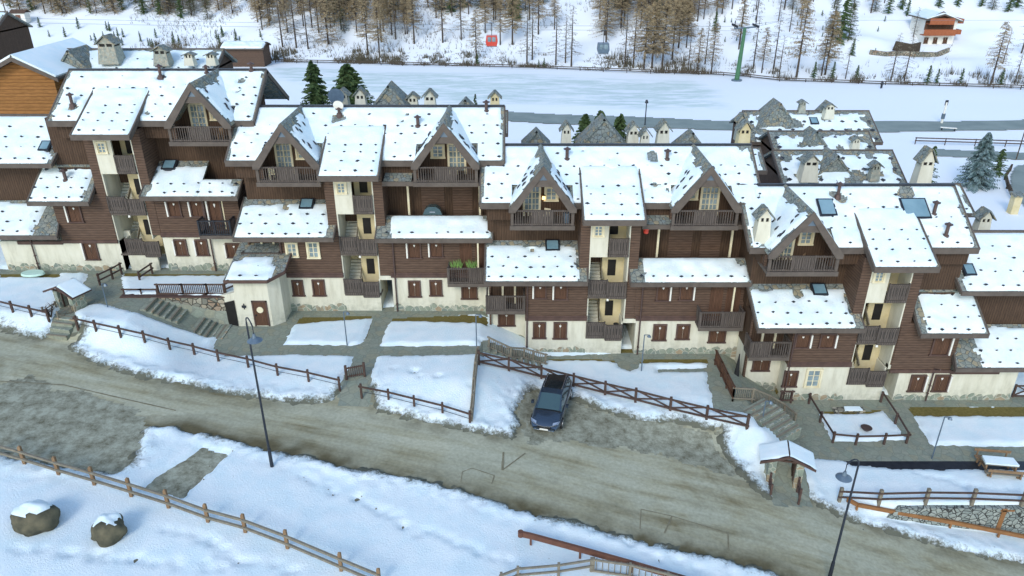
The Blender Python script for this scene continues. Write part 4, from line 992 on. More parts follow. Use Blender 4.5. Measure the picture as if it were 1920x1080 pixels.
fence('brown two-rail fence above the stone-filled retaining wall', [(1573, 940), (1647, 944), (1735, 942), (1822, 943), (1915, 947), (2010, 952)], 1.15, [.45, .92], D_, pr=.2, pmat=M_log)
fence('dark low fence enclosing the small sunken garden', [(1517, 753), (1538, 788), (1562, 826), (1605, 830), (1658, 829), (1700, 827), (1679, 791), (1652, 750)], .8, [.62], D_, pr=.14)
fence('picket handrail stepping down between the second and third blocks', [(917, 652), (958, 671), (983, 672), (1000, 677), (1023, 683)], 1.0, [.12, .95], M_log, picket=.16, pr=.11)
fence('tall boarded handrail descending beside the third block', [(1341, 680), (1352, 702), (1362, 724), (1374, 748)], 1.15, [.2, 1.1], M_shut, picket=.13, pr=.12)
fence('weathered picket handrail beside the wide stone stairs', [(1374, 748), (1410, 750), (1440, 762), (1468, 778), (1489, 796)], 1.1, [.12, 1.02], M_log, picket=.15, pr=.12)
fence('short picket gate piece at the foot of the fourth block', [(1463, 752), (1483, 752)], 1.0, [.12, .95], D_, picket=.16, pr=.11)
tz = 2.45
fence('brown picket railing on top of the field-stone wall', None, 1.0, [.12, .95], D_, picket=.15, pr=.12, pts=[Vector((x, 54.75, tz)) for x in (-28.9, -26.9, -24.9, -23.5)])
fence('low single rail at the bare end of the field-stone wall', None, .55, [.5], D_, pr=.1, pts=[Vector((x, 54.75, tz)) for x in (-31.7, -30.3, -29.0)])
fence('dark sloping handrail between the stone wall and the plaster hut', None, 1.0, [.5, .95], D_, pr=.12, pts=[Vector((-23.4, 54.8, 2.45)), Vector((-22.6, 56.0, 2.45)), Vector((-22.0, 57.6, 2.45)), Vector((-21.6, 58.9, 2.45))])
fence('short dark rail fence beside the path at the first block', None, 1.1, [.5, 1.0], D_, pr=.13, pts=[Vector((-34.6, 56.6, 2.4)), Vector((-34.1, 57.8, 2.4)), Vector((-33.8, 58.8, 2.4))])
fence('short dark rail fence by the doorway of the first block', None, 1.0, [.5, .95], D_, pr=.13, pts=[Vector((-31.5, 57.2, 2.4)), Vector((-31.2, 58.9, 2.4))])
fence('brown cross-braced fence end beside the lowest block', None, 1.2, [.15, 1.1], D_, pr=.14, brace=True, pts=[Vector((40.4, 50.4, -4.6)), Vector((42.2, 50.4, -4.6)), Vector((44, 50.4, -4.6))])
fence('two-rail log fence meeting the spindle railing near the rust guard rail', [(940, 1100), (971, 1088), (1047, 1081), (1108, 1071)], 1.0, [.45, .9], M_log, pr=.14)
fence('spindle railing descending behind the rust guard rail', [(1112, 1071), (1180, 1081), (1250, 1098), (1330, 1120)], 1.0, [.12, .92], M_log, pr=.13, picket=.32)
fence('thin two-rail fence of the ski field edge by the road', None, 1.2, [.6, 1.1], D_, pr=.12, rr=.14, pts=[Vector((x, 131.5 - (x - 72) * .12, VF)) for x in (72, 77, 82, 87, 92, 97)])
# plank gate standing open at the lawn path
gp, gq = on(650, 712), on(684, 706)
g = tg('garden_gate', 'small dark picket gate standing open on the lawn path', 'gate', loc=tuple(gp)); d = gq - gp
m = MB(); m.beam((0, 0, 0), (0, 0, 1.2), .16); m.build('gate_post', D_, g); m = MB(); m.beam((d.x, d.y, d.z), (d.x, d.y, d.z + 1.2), .16); m.build('gate_post', D_, g)
m = MB()
for h in (.25, .95): m.beam((0, 0, h), (d.x, d.y, d.z + h), .07, .1)
for k in range(9): c_ = d * ((k + .5) / 9); m.beam((c_.x, c_.y, c_.z + .15), (c_.x, c_.y, c_.z + 1.05), .06, .03)
m.build('gate_leaf', D_, g, split=False)
# retaining walls
w = tg('stone_wall', 'field-stone retaining wall under the picket railing', 'wall', loc=(-27.6, 54.4, 0))
m = MB(); m.box(-4.2, 4.2, -.1, .5, -1.2, 2.42); m.build('wall_face', M_wallst, w); m = MB(); m.box(-4.25, 4.25, -.18, .5, 2.42, 2.5); m.build('coping', M_purp, w)
a = Pg(1655, 958); w = tg('gabion_wall', 'retaining wall of grey stones behind the ochre guard rail', 'wall', loc=(24.4, 37.6, -6))
m = MB(); m.add([(0, 0, -1), (14, 0, -2.5), (14, 0, 1.42), (1.0, 0, 1.42), (0, 0, .4), (0, .35, -1), (14, .35, -2.5), (14, .35, 1.42), (1.0, .35, 1.42), (0, .35, .4)], [(0, 1, 2, 3, 4), (9, 8, 7, 6, 5), (3, 2, 7, 8), (4, 3, 8, 9), (1, 6, 7, 2), (0, 4, 9, 5)]); m.build('stone_face', M_gab, w)
m = MB(); m.box(7.7, 8.0, -.05, 0, -2, 1.42); m.box(7.6, 8.5, -.05, -.0, 1.2, 1.3); m.build('rusty_stain_strip', M_ochr if 'M_ochr' in globals() else M_orw, w)
def steps(label, a, b_, width, n, mat=None, rz=None, name='stone_steps'):
    a = Vector(a); b_ = Vector(b_); d = b_ - a; L = math.hypot(d.x, d.y); t = tg(name, label, 'steps', loc=tuple(a), rz=math.atan2(d.y, d.x))
    for k in range(n):
        m = MB(); x0 = L * k / n; ux_, uy_ = d.x / L, d.y / L
        zt_ = max(gz(a.x + ux_ * x0 + uy_ * q, a.y + uy_ * x0 - ux_ * q) for q in (-width / 2, 0, width / 2)) - a.z + .05
        m.box(x0, x0 + L / n + .03, -width / 2, width / 2, zt_ - .8, zt_); o = m.build('step', mat or M_pave, t)
        m = MB(); m.box(x0 + L / n - .09, x0 + L / n + .05, -width / 2 - .01, width / 2 + .01, zt_ - .06, zt_ + .02); m.build('nosing', M_plin if k % 2 else M_log, o)
    return t
steps('wide shallow stone stairs along the field-stone wall', (-29.3, 53.2, 2.35), (-26.6, 53.2, 1.3), 2.1, 6)
steps('second flight of stone stairs down to the plaster hut', (-25.6, 52.9, 1.0), (-23.1, 52.9, .15), 2.3, 6)
steps('grey stone steps below the small roofed gate at the road', Pg(138, 590), Pg(112, 626) + Vector((0, -.4, -.2)), 1.7, 5)
steps('stone stairs between the second and third blocks', (-2.3, 50.9, -.05), (2.3, 51.3, -2.3), 1.5, 9)
steps('wide stone stairs down to the lowest block', tuple(Pg(1410, 762) + Vector((0, 0, .15))), tuple(Pg(1478, 832) + Vector((0, 0, .05))), 2.6, 12)

# ---------------------------------------------------------------- roofed gates
def gatehouse(label, loc, rz, sc_=1.0):
    t = tg('roofed_gate', label, 'gate', loc=loc, rz=rz)
    for sx in (-1, 1):
        m = MB(); m.box(sx * 1.0 - .28, sx * 1.0 + .28, -.7, .7, -.6, 1.95); m.build('stone_pillar', M_plin, t)
        m = MB(); m.beam((sx * .72, -.3, 0), (sx * .72, -.3, 2.0), .14); m.beam((sx * .72, .3, 0), (sx * .72, .3, 2.0), .14); m.build('jamb_post', D_, t, split=False)
        m = MB(); m.box(sx * .70 - .03, sx * .70 + .03, .15, 1.0, .1, 1.3); m.build('gate_leaf', M_timv, t)
        # rustic cross-braced side fence towards the road
        f = MB()
        for yy in (-.95, -2.3): f.beam((sx * 1.05, yy, -.7), (sx * 1.05, yy, .95), .15)
        for z_ in (.1, .75): f.beam((sx * 1.05, -.8, z_ + .05), (sx * 1.05, -2.4, z_ - .2), .09)
        f.beam((sx * 1.05, -.9, .1), (sx * 1.05, -2.3, .6), .07); f.beam((sx * 1.05, -.9, .75), (sx * 1.05, -2.3, -.1), .07)
        f.build('side_fence', M_purp if sc_ > .82 else M_log, t, split=False)
    m = MB(); m.beam((-1.7, -.55, 1.98), (1.7, -.55, 1.98), .14); m.beam((-1.7, .55, 1.98), (1.7, .55, 1.98), .14); m.build('tie_beam', D_, t, split=False)
    m = MB()
    m.slab([(-2.0, -1.1, 1.9), (0, -1.1, 2.75), (0, 1.1, 2.75), (-2.0, 1.1, 1.9)], .1); m.slab([(0, -1.1, 2.75), (2.0, -1.1, 1.9), (2.0, 1.1, 1.9), (0, 1.1, 2.75)], .1)
    r = m.build('roof', M_purp, t, split=False)
    m = MB(); m.poly_y([(-2.05, 1.78), (0, 2.64), (2.05, 1.78), (2.05, 1.98), (0, 2.84), (-2.05, 1.98)], -1.16, -1.08); m.build('barge_board', M_purp, r, split=False)
    n = 17; m_ = 9
    for sgn in (-1, 1):
        A, T = np.meshgrid(np.linspace(-1.02, 1.02, n), np.linspace(0, 2.17, m_)); ns = fbm(A * 1.6 + loc[0], T * 1.6 + sgn, 77) - .5
        dd = np.minimum.reduce([A + 1.05 + ns * .3, 1.05 - A, T + .05]); h = .14 * np.sqrt(np.clip((dd + .05) / .2, 0, 1)) + ns * .04
        XX = sgn * (2.0 - T * .92) + sgn * h * .39; ZZ = 1.92 + T * .39 + h * .92; YY = A
        if sgn > 0: XX, YY, ZZ = XX[:, ::-1], YY[:, ::-1], ZZ[:, ::-1]
        p00 = Vector((XX[0, 0], YY[0, 0], ZZ[0, 0])); p10 = Vector((XX[0, -1], YY[0, -1], ZZ[0, -1])); p01 = Vector((XX[-1, 0], YY[-1, 0], ZZ[-1, 0]))
        if (p10 - p00).cross(p01 - p00).z < 0: XX, YY, ZZ = XX[:, ::-1], YY[:, ::-1], ZZ[:, ::-1]
        o = grid_obj('roof_snow', XX, YY, ZZ, np.ones((m_ - 1, n - 1), bool), M_snow, kind=None)
        if 'kind' in o: del o['kind']
        o.parent = r
    t.scale = (sc_, sc_, sc_)
    return t
g1 = Pg(136, 575); gatehouse('small snow-roofed gate with stone pillars above the grey steps', (g1.x, g1.y, g1.z - .1), R(-24), .80)
g2 = Pg(1468, 893); gatehouse('snow-roofed gate with stone pillars at the path to the lowest block', (g2.x, g2.y, g2.z - .05), R(-14), .86)

# ---------------------------------------------------------------- plaster hut
h = tg('plaster_hut', 'cream plaster hut with brown door and round window under a snowy stone roof', 'hut', loc=(-22.3, 53.85, 0))
base = [(0, 0), (2.7, 0), (3.5, .8), (3.5, 4.2), (0, 4.2)]
m = MB(); n = len(base); m.add([(x, y, -.8) for x, y in base] + [(x, y, 4.5) for x, y in base], [tuple(range(n))[::-1], tuple(range(n, 2 * n))] + [(i, (i + 1) % n, n + (i + 1) % n, n + i) for i in range(n)]); m.build('wall', M_cream, h)
m = MB(); m.box(1.35, 2.35, -.05, .03, .1, 2.25); dr = m.build('door', M_shut, h)
m = MB(); m.box(1.23, 1.35, -.08, .02, .05, 2.37); m.box(2.35, 2.47, -.08, .02, .05, 2.37); m.box(1.23, 2.47, -.08, .02, 2.25, 2.37); m.build('door_frame', M_purp, dr, split=False)
m = MB(); m.cyl((1.85, -.10, 1.55), (1.85, -.04, 1.55), .27, n=18); m.build('round_window', M_lfr, dr); m = MB(); m.box(1.42, 1.5, -.12, -.05, 1.0, 1.12); m.build('handle', M_metal, dr)
m = MB(); m.slab([(-.45, -.6, 4.45), (3.0, -.6, 4.45), (4.1, .5, 4.75), (4.1, 4.3, 5.8), (-.45, 4.3, 5.8)], .16); rf = m.build('roof', M_stone, h)
m = MB(); m.beam((-.45, -.65, 4.36), (3.02, -.65, 4.36), .08, .26); m.beam((3.0, -.62, 4.36), (4.13, .48, 4.66), .08, .26); m.beam((4.14, .5, 4.66), (4.14, 4.3, 5.7), .08, .26); m.build('fascia', M_purp, rf, split=False)
pl = Plane(-.45, 4.05, -.6, 4.45, 4.3, 5.8); snow_on(rf, pl, .08, 4.45, .02, 3.2, .2, [(4.6, 0, .9), (4.6, 1.2, .8), (4.4, 2.6, 1.3), (0, 3.2, 1.0)], 91, ragged=(.05, .1, 0, .4)); guards(rf, pl, [(.4, 1.2, 2.6, 2), (1.6, 2.4, 2.4, 1)], seed=5)
m = MB(); m.box(.55, .62, -.06, -.02, 1.6, 2.1); m.box(.42, .75, -.1, -.04, 1.75, 1.95); m.build('wall_emblem', M_metal, h, split=False)
plinth(h, 2.2, 3.4, .0, -.4, .35, seed=8) if 0 else None
m = MB(); m.add([(-1.5, .6, -.6), (0, 0, -.6), (0, 0, 3.1), (-1.5, .6, 2.5), (-1.5, .9, -.6), (0, .3, -.6), (0, .3, 3.1), (-1.5, .9, 2.5)], [(0, 1, 2, 3), (7, 6, 5, 4), (3, 2, 6, 7), (0, 3, 7, 4)]); m.build('side_wall', M_cream, h)
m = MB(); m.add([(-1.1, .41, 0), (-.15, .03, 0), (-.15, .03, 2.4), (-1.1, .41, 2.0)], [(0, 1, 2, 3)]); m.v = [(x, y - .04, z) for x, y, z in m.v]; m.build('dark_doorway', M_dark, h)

# ---------------------------------------------------------------- lamps
def hook_lamp(label, u, v, ut, vt, d):
    b0 = Pg(u, v); top = atY(ut, vt, b0.y); Hh = top.z - b0.z
    t = tg('street_lamp', label, 'street lamp', 'tall street lamps with hanging shades', loc=tuple(b0))
    m = MB(); m.cyl((0, 0, -.3), (0, 0, 1.6), .12, .10, 10); m.cyl((0, 0, 1.6), (0, 0, Hh), .075, .05, 10); m.build('pole', M_metal, t, split=False)
    m = MB(); prev = (0, 0, Hh)
    for k in range(1, 8):
        a = math.pi * .75 * k / 7; c_ = (d[0] * (1 - math.cos(a)) * .5, d[1] * (1 - math.cos(a)) * .5, Hh + .55 * math.sin(a)); m.cyl(prev, c_, .04, .04, 6); prev = c_
    e = (prev[0], prev[1], prev[2] - .75); m.cyl(prev, e, .025, .025, 6); m.build('arm', M_metal, t, split=False)
    m = MB(); m.cyl((e[0], e[1], e[2] + .05), (e[0], e[1], e[2] + .3), .14, .06, 12); m.cyl((e[0], e[1], e[2] - .12), (e[0], e[1], e[2] + .06), .42, .16, 20); sh = m.build('shade', M_grey, t, split=False)
    m = MB(); m.cyl((e[0], e[1], e[2] - .2), (e[0], e[1], e[2] - .1), .16, .2, 12); m.build('bulb_glass', M_white, sh)
    return t
hook_lamp('tall street lamp standing in the snow beside the road, near the asphalt strip', 511, 880, 474, 604, (.9, -1.4))
hook_lamp('tall street lamp between the roofed gate and the ochre guard rail', 1553, 1092, 1603, 872, (-1.0, -.5))
def path_lamp(label, u, v, vt):
    b0 = Pg(u, v); top = atY(u, vt, b0.y); Hh = top.z - b0.z
    t = tg('path_lamp', label, 'lamp post', 'slim path lamps', loc=tuple(b0))
    m = MB(); m.cyl((0, 0, -.2), (0, 0, Hh), .05, .04, 8); m.build('pole', M_grey, t)
    m = MB(); m.beam((0, 0, Hh), (.35, -.1, Hh + .05), .05); m.cyl((.35, -.1, Hh - .12), (.35, -.1, Hh + .05), .16, .06, 10); m.build('lamp_head', M_grey, t, split=False)
for a in [('slim path lamp at the corner of the first small lawn', 651, 648, 585), ('slim path lamp at the top of the stairs to the third block', 894, 664, 590), ('slim path lamp beside the paved half circle', 1202, 700, 628), ('slim path lamp on the paving of the first block', 203, 580, 532),
          ('slim leaning path lamp by the picnic table', 1747, 860, 782), ('short path lamp at the head of the wide stone stairs', 1429, 790, 752)]: path_lamp(*a)
pA = on(424, 655)

# guard rails
def guard_rail(label, px, mat, ht, hh, dirpx=None):
    P_ = [on(u, v) for u, v in px]; o0 = P_[0].copy(); t = tg('guard_rail', label, 'guard rail', loc=tuple(o0)); L = [p - o0 for p in P_]
    for p in L[1:-1] if len(L) > 3 else L:
        m = MB(); m.beam(V3(p, -.4), V3(p, ht - .1), .12); m.build('post', mat, t)
    m = MB()
    for i in range(len(L) - 1): m.beam(V3(L[i], ht), V3(L[i + 1], ht), .16, hh)
    m.cyl(V3(L[0], ht - hh / 2), V3(L[0], ht + hh / 2), .16, n=12)
    m.build('rail', mat, t, split=False)
guard_rail('rust-brown guard rail with rounded end at the road verge', [(976, 1022), (995, 1026), (1087, 1051), (1183, 1078), (1272, 1104), (1370, 1132), (1460, 1160)], M_rust, .85, .34)
guard_rail('ochre guard rail curving along the road before the retaining wall', [(1588, 953), (1604, 962), (1689, 978), (1779, 994), (1869, 1012), (1960, 1030), (2060, 1050)], M_orw, .7, .26)

# ---------------------------------------------------------------- boulders
def rocky(label, u, v, rx, ry, rz_, seed):
    c0 = Pg(u, v, .3); t = tg('boulder', label, 'boulder', 'boulders in the snow', loc=(c0.x, c0.y, c0.z + .35))
    import bmesh
    def ball(name, mat, f, cond, push):
        bm = bmesh.new(); bmesh.ops.create_icosphere(bm, subdivisions=4, radius=1)
        for v_ in bm.verts:
            c_ = v_.co; k = 1 + .30 * (float(vn(c_.x * 1.7 + seed, c_.y * 1.7 + c_.z * 1.3, seed)) - .5) + .15 * (float(vn(c_.x * 4 + seed, c_.y * 4 + c_.z * 3, seed + 1)) - .5) + push
            k *= 1 - .12 * max(0, abs(c_.x) - .5)
            v_.co = Vector((c_.x * rx * k, c_.y * ry * k, c_.z * rz_ * k))
        if cond: bmesh.ops.delete(bm, geom=[v_ for v_ in bm.verts if not cond(v_.co)], context='VERTS')
        me = bpy.data.meshes.new(name); bm.to_mesh(me); bm.free(); me.materials.append(mat); me.polygons.foreach_set('use_smooth', [True] * len(me.polygons))
        o = bpy.data.objects.new(name, me); COL.objects.link(o); o.parent = t
    ball('rock', M_rock, 1, None, 0)
    ball('snow_cap', M_snow, 1, lambda c_: c_.z > rz_ * (.32 + .6 * float(vn(c_.x * 2.6 + seed * 3, c_.y * 2.6, seed + 4))) - c_.y * .25 and math.hypot(c_.x / rx, c_.y / ry) < .86, .04)
rocky('larger boulder with a cap of snow, in the snow below the log fence', 70, 980, 1.2, 1.0, .95, 3)
rocky('smaller rounded boulder with a snow cap, beside the larger one', 206, 1003, .90, .85, .92, 8)
# clods and twigs scattered on the snow and along the banks
m = MB(); cr = random.Random(9)
for k in range(420):
    if k < 90: u, v = cr.uniform(520, 960), cr.uniform(880, 1060)
    elif k < 150: u, v = cr.uniform(960, 1440), cr.uniform(980, 1070)
    elif k < 200: u, v = cr.uniform(380, 640), cr.uniform(840, 960)
    elif k < 330: q_ = cr.random(); u = 150 + 480 * q_; v = 640 + 105 * q_ + cr.uniform(-26, 14)
    else: u, v = cr.uniform(690, 1000), cr.uniform(700, 800)
    p = Pg(u, v, .2); s_ = cr.uniform(.025, .075); a_ = cr.uniform(0, 3)
    if max(float(sdf(q_, np.array([p.x]), np.array([p.y]))[0]) for q_ in (ROAD, PAVE[0])) > -.7: continue
    p.z -= .06
    m.add([(p.x - s_, p.y - s_, p.z - .05), (p.x + s_ * 1.6, p.y - s_ * .5, p.z - .05), (p.x, p.y + s_, p.z - .05), (p.x, p.y, p.z + s_ * 1.3)], [(0, 1, 3), (1, 2, 3), (2, 0, 3)])
o = m.build('snow_debris', M_earth, None, split=False); tag(o, 'small dark clods and twigs scattered over the snow beside the road', 'debris', kind='stuff')
# ---------------------------------------------------------------- parked car
def car():
    f0 = Pg(1019, 822); r0 = Vector((3.62, 47.9, gz(3.4, 46.0) + .3))
    d = (Vector((f0.x, f0.y + .2, f0.z)) - r0); ang = math.atan2(d.y, d.x); c0 = (Vector((f0.x, f0.y + .2, f0.z)) + r0) / 2
    t = tg('parked_car', 'dark blue-grey hatchback with glass roof parked below the cross-braced fence', 'car', loc=(c0.x, c0.y, c0.z + .02), rz=ang)
    t.rotation_euler = (0, math.atan2(-(d.z), math.hypot(d.x, d.y)), ang)
    Lh = 2.45; t.scale = (1.22, 1.12, 1.15)
    # body stations: x, half width at sill, at waist, z sill, z waist(belt), z centre crown
    ST = [(-Lh, .72, .80, .45, .70, .72), (-Lh + .08, .86, .90, .35, .95, .98), (-2.0, .95, .97, .28, 1.02, 1.05), (-1.4, .98, 1.0, .26, 1.0, 1.02), (-.5, .99, 1.0, .24, .97, 1.0), (.6, .99, 1.0, .24, .94, .97), (1.0, .98, .99, .26, .92, .99), (1.5, .97, .97, .28, .86, .95), (2.0, .94, .93, .28, .78, .87), (2.28, .86, .84, .30, .66, .74), (Lh, .70, .68, .36, .52, .56)]
    m = MB(); ring = 10; vs = []
    for (x, ws, ww, zs, zw, zc) in ST:
        vs += [(x, -ws * .9, zs), (x, -ws, zs + .12), (x, -ww, (zs + zw) / 2 + .05), (x, -ww * .96, zw), (x, -ww * .55, zc), (x, ww * .55, zc), (x, ww * .96, zw), (x, ww, (zs + zw) / 2 + .05), (x, ws, zs + .12), (x, ws * .9, zs)]
    fs = []
    for i in range(len(ST) - 1):
        for j in range(ring): a, b_ = i * ring + j, i * ring + (j + 1) % ring; fs.append((a, b_, b_ + ring, a + ring))
    fs.append(tuple(range(ring))); fs.append(tuple(range(len(vs) - 1, len(vs) - ring - 1, -1)))
    m.add(vs, fs); o = m.build('body', M_carp, t, smooth=True)
    md = o.modifiers.new('sub', 'SUBSURF'); md.levels = 2; md.render_levels = 2
    # greenhouse
    GH = [(-2.25, .80, 1.0, .72, 1.06), (-1.75, .84, 1.0, .66, 1.50), (-1.0, .86, .98, .66, 1.58), (-.1, .88, .96, .66, 1.60), (.35, .88, .96, .66, 1.54), (1.22, .86, .93, .74, .98)]
    def gh(name, mat, sel, mats=None, off=0):
        mm = MB(); vv = []
        for (x, wb, zb, wt, zt) in GH: vv += [(x, -wb - off, zb), (x, -wt - off, zt), (x, -wt * .5, zt + .03 + off), (x, wt * .5, zt + .03 + off), (x, wt + off, zt), (x, wb + off, zb)]
        ff = []
        for i in range(len(GH) - 1):
            for j in range(5):
                if sel(i, j): a, b_ = i * 6 + j, i * 6 + j + 1; ff.append((a, b_, b_ + 6, a + 6))
        us = sorted({i for f_ in ff for i in f_}); mp_ = {i: k for k, i in enumerate(us)}; mm.add([vv[i] for i in us], [tuple(mp_[i] for i in f_) for f_ in ff]); return mm.build(name, mat, t, smooth=False)
    gh('side_window', M_cglass, lambda i, j: j in (0, 4)); gh('windscreen', M_cglass, lambda i, j: i == 4 and j in (1, 2, 3)); gh('glass_roof', M_blk2, lambda i, j: i in (0, 1, 2) and j in (1, 2, 3)); gh('roof_panel', M_carp, lambda i, j: i == 3 and j in (1, 2, 3))
    for sy in (-1, 1):
        m = MB()
        for i in range(len(GH) - 1):
            a, b_ = GH[i], GH[i + 1]; m.beam((a[0], sy * a[3], a[4] + .02), (b_[0], sy * b_[3], b_[4] + .02), .07, .06)
        m.build('roof_pillar', M_carp, t, split=False)
        m = MB(); m.beam((-1.8, sy * .60, 1.60), (-.1, sy * .60, 1.67), .04, .04); m.build('roof_rail', M_chrome, t)
        m = MB(); m.box(.62, .82, sy * 1.02, sy * 1.2, .98, 1.14); m.build('wing_mirror', M_carp, t)
        for x in (-1.5, 1.5):
            m = MB(); m.cyl((x, sy * .80, .34), (x, sy * 1.0, .34), .35, n=20); wh = m.build('wheel', M_blk, t); m = MB(); m.cyl((x, sy * .98, .34), (x, sy * 1.015, .34), .22, n=14); m.build('rim', M_chrome, wh)
        m = MB(); m.add([(2.36, sy * .50, .66), (2.20, sy * .84, .72), (1.98, sy * .92, .80), (2.20, sy * .52, .78)], [(0, 1, 2, 3)]); m.v = [(x + .03, y, z + .035) for x, y, z in m.v]; m.build('headlight', M_chrome, t)
    m = MB(); m.beam((2.47, -.42, .56), (2.47, .42, .56), .06, .14); m.build('grille', M_blk, t); m = MB(); m.box(2.47, 2.51, -.26, .26, .42, .53); m.build('number_plate', M_white, t)
    m = MB(); m.beam((1.24, -.80, .95), (1.24, .80, .95), .10, .03); m.build('wiper_cowl', M_blk, t)
    m = MB(); pts = [(2.02, -.88, .83), (2.30, -.70, .74), (2.44, -.35, .67), (2.47, 0, .65), (2.44, .35, .67), (2.30, .70, .74), (2.02, .88, .83)]
    for p, q in zip(pts, pts[1:]): m.beam(p, q, .035, .03)
    m.build('bonnet_edge', M_chrome, t, split=False)
M_chrome, nt, b = newmat('chrome_trim', .25, .6, .8); b.inputs['Base Color'].default_value = (.5, .52, .55, 1)
M_cglass, nt, b = newmat('car_glass', .06, 1.0); b.inputs['Base Color'].default_value = (.035, .07, .075, 1)
M_blk2, nt, b = newmat('dark_roof_glass', .12, .9); b.inputs['Base Color'].default_value = (.015, .02, .022, 1)
car()

# ---------------------------------------------------------------- small things
def picnic(label, u, v, rz, s=1.0, snow=True):
    c0 = Pg(u, v); t = tg('picnic_table', label, 'picnic table', loc=(c0.x, c0.y, c0.z + .05), rz=rz)
    m = MB()
    for k in range(4): m.box(-1.1, 1.1, -.42 + k * .22, -.22 + k * .22, .74, .80)
    m.build('table_top', M_log, t, split=False)
    for sy in (-1, 1):
        m = MB(); m.box(-1.2, 1.2, sy * .85 - .15, sy * .85 + .15, .42, .50); m.build('bench_seat', M_post if sy > 0 else M_log, t)
        m = MB(); m.box(-1.2, 1.2, sy * 1.15 - .03, sy * 1.15 + .03, .75, .95); m.build('backrest', M_post, t)
    for sx in (-1, 1):
        m = MB(); m.beam((sx * .95, -1.2, .38), (sx * .95, 1.2, .38), .1)
        for sy in (-1, 1): m.beam((sx * .95, sy * .85, -.1), (sx * .95, sy * .85, .45), .12); m.beam((sx * .95, sy * .5, -.1), (sx * .95, sy * .3, .75), .1); m.beam((sx * .95, sy * 1.15, .3), (sx * .95, sy * 1.15, .9), .08)
        m.build('trestle', M_post, t, split=False)
    if snow: m = MB(); m.slab([(-1.08, -.4, .93), (1.08, -.4, .93), (1.0, .4, .95), (-1.02, .4, .95)], .13); m.build('snow_cap', M_snow, t)
    t.scale = (s, s, s)
picnic('large picnic table with benches and a slab of snow on its top', 1868, 884, R(-8), 1.0)
c0 = Pg(1590, 776); t = tg('garden_bench', 'low snow-covered stone bench at the back of the small garden', 'bench', loc=(c0.x, c0.y, c0.z))
m = MB(); m.box(-1.2, 1.2, -.2, .3, .3, .42); m.build('seat', M_wallst, t)
for sx in (-1, 1): m = MB(); m.box(sx * .9 - .15, sx * .9 + .15, -.15, .25, -.1, .3); m.build('leg', M_wallst, t)
m = MB(); m.slab([(-.4, -.18, .50), (1.0, -.18, .50), (.9, .28, .52), (-.3, .28, .52)], .09); m.build('snow_cap', M_snow, t)
c0 = Pg(1622, 812); t = tg('fire_bowl', 'small rusty bowl standing in the snow of the fenced garden', 'bowl', loc=(c0.x, c0.y, c0.z + .1))
m = MB(); m.cyl((0, 0, .2), (0, 0, .42), .22, .42, 14); m.build('bowl', M_cop, t); m = MB(); m.cyl((0, 0, 0), (0, 0, .2), .1, n=8); m.build('foot', M_cop, t)
# covered grill on the terrace of the second block
t = tg('covered_grill', 'black covered grill on the upper terrace of the second block', 'grill', loc=(-12.5 + 6.0, 56.6 + 1.35, 7.4))
m = MB(); A = [(-.85, 0), (-.8, .9), (-.62, 1.35), (-.3, 1.6), (.3, 1.6), (.62, 1.35), (.8, .9), (.85, 0)]; m.poly_y(A[::-1], -.35, .35); m.build('cover', M_cglass, t)
m = MB(); m.box(-.22, .22, -.37, -.35, 1.12, 1.2); m.build('badge', M_chrome, t)
def pot_plant(label, loc, s, mat=None):
    t = tg('potted_plant', label, 'potted plant', 'green plants on the balcony rail', loc=loc); rnd = random.Random(int(loc[0] * 10))
    m = MB(); m.box(-.45 * s, .45 * s, -.15, .15, 0, .28); m.build('planter', M_cop, t)
    m = MB()
    for k in range(90):
        x, y = rnd.uniform(-.45, .45) * s, rnd.uniform(-.2, .2); a = rnd.uniform(-1, 1); q = rnd.uniform(.3, .7) * s
        m.add([(x, y, .2), (x + .05, y, .2), (x + a * .3, y + rnd.uniform(-.3, .3), .25 + q)], [(0, 1, 2)])
    m.build('leaves', mat or M_plant, t, split=False)
M_glow, nt, b = newmat('lamp_glow', .4, .3); b.inputs['Base Color'].default_value = (.9, .6, .25, 1); b.inputs['Emission Color'].default_value = (1, .62, .22, 1); b.inputs['Emission Strength'].default_value = 1.6
M_plant = simple('green_leaves', (.10, .20, .04), (.22, .36, .10), 5)
pot_plant('green feathery plant on the balcony, the one nearer the window', (-4.55, 56.6 - 1.0, 4.35), .9)
pot_plant('green feathery plant on the balcony, the one beside the post', (-3.25, 56.6 - 1.0, 4.35), .9)
t = tg('red_bucket', 'small red bucket at the corner of the terrace of the third block', 'bucket', loc=(7.64 + 2.75, 53.5 + .55, 8.15)); m = MB(); m.cyl((0, 0, 0), (0, 0, .42), .18, .24, 12); m.build('bucket_body', M_red, t)
m = MB(); m.cyl((0, 0, .42), (0, 0, .46), .26, n=12); m.build('lid', M_red, t)
t = tg('blue_bin', 'small blue bin on the dormer balcony of the third block', 'bin', loc=(7.64 - 3.5, 53.5 - .2, 9.22)); m = MB(); m.cyl((0, 0, 0), (0, 0, .8), .22, .26, 12); m.build('bin_body', M_bluep if 'M_bluep' in globals() else M_grey, t); m = MB(); m.cyl((0, 0, .8), (0, 0, .9), .28, n=12); m.build('lid', M_grey, t)
t = tg('white_jug', 'dark bin with a white jug on the lowest stair landing of the third block', 'jug', loc=(7.64 + .9, 53.5 + .4, -2.4 + 1.62)); m = MB(); m.cyl((0, 0, 0), (0, 0, 1.0), .2, .22, 12); m.build('bin_body', M_blk, t); m = MB(); m.cyl((.05, -.22, .5), (.05, -.22, .85), .09, n=8); m.build('jug', M_white, t)
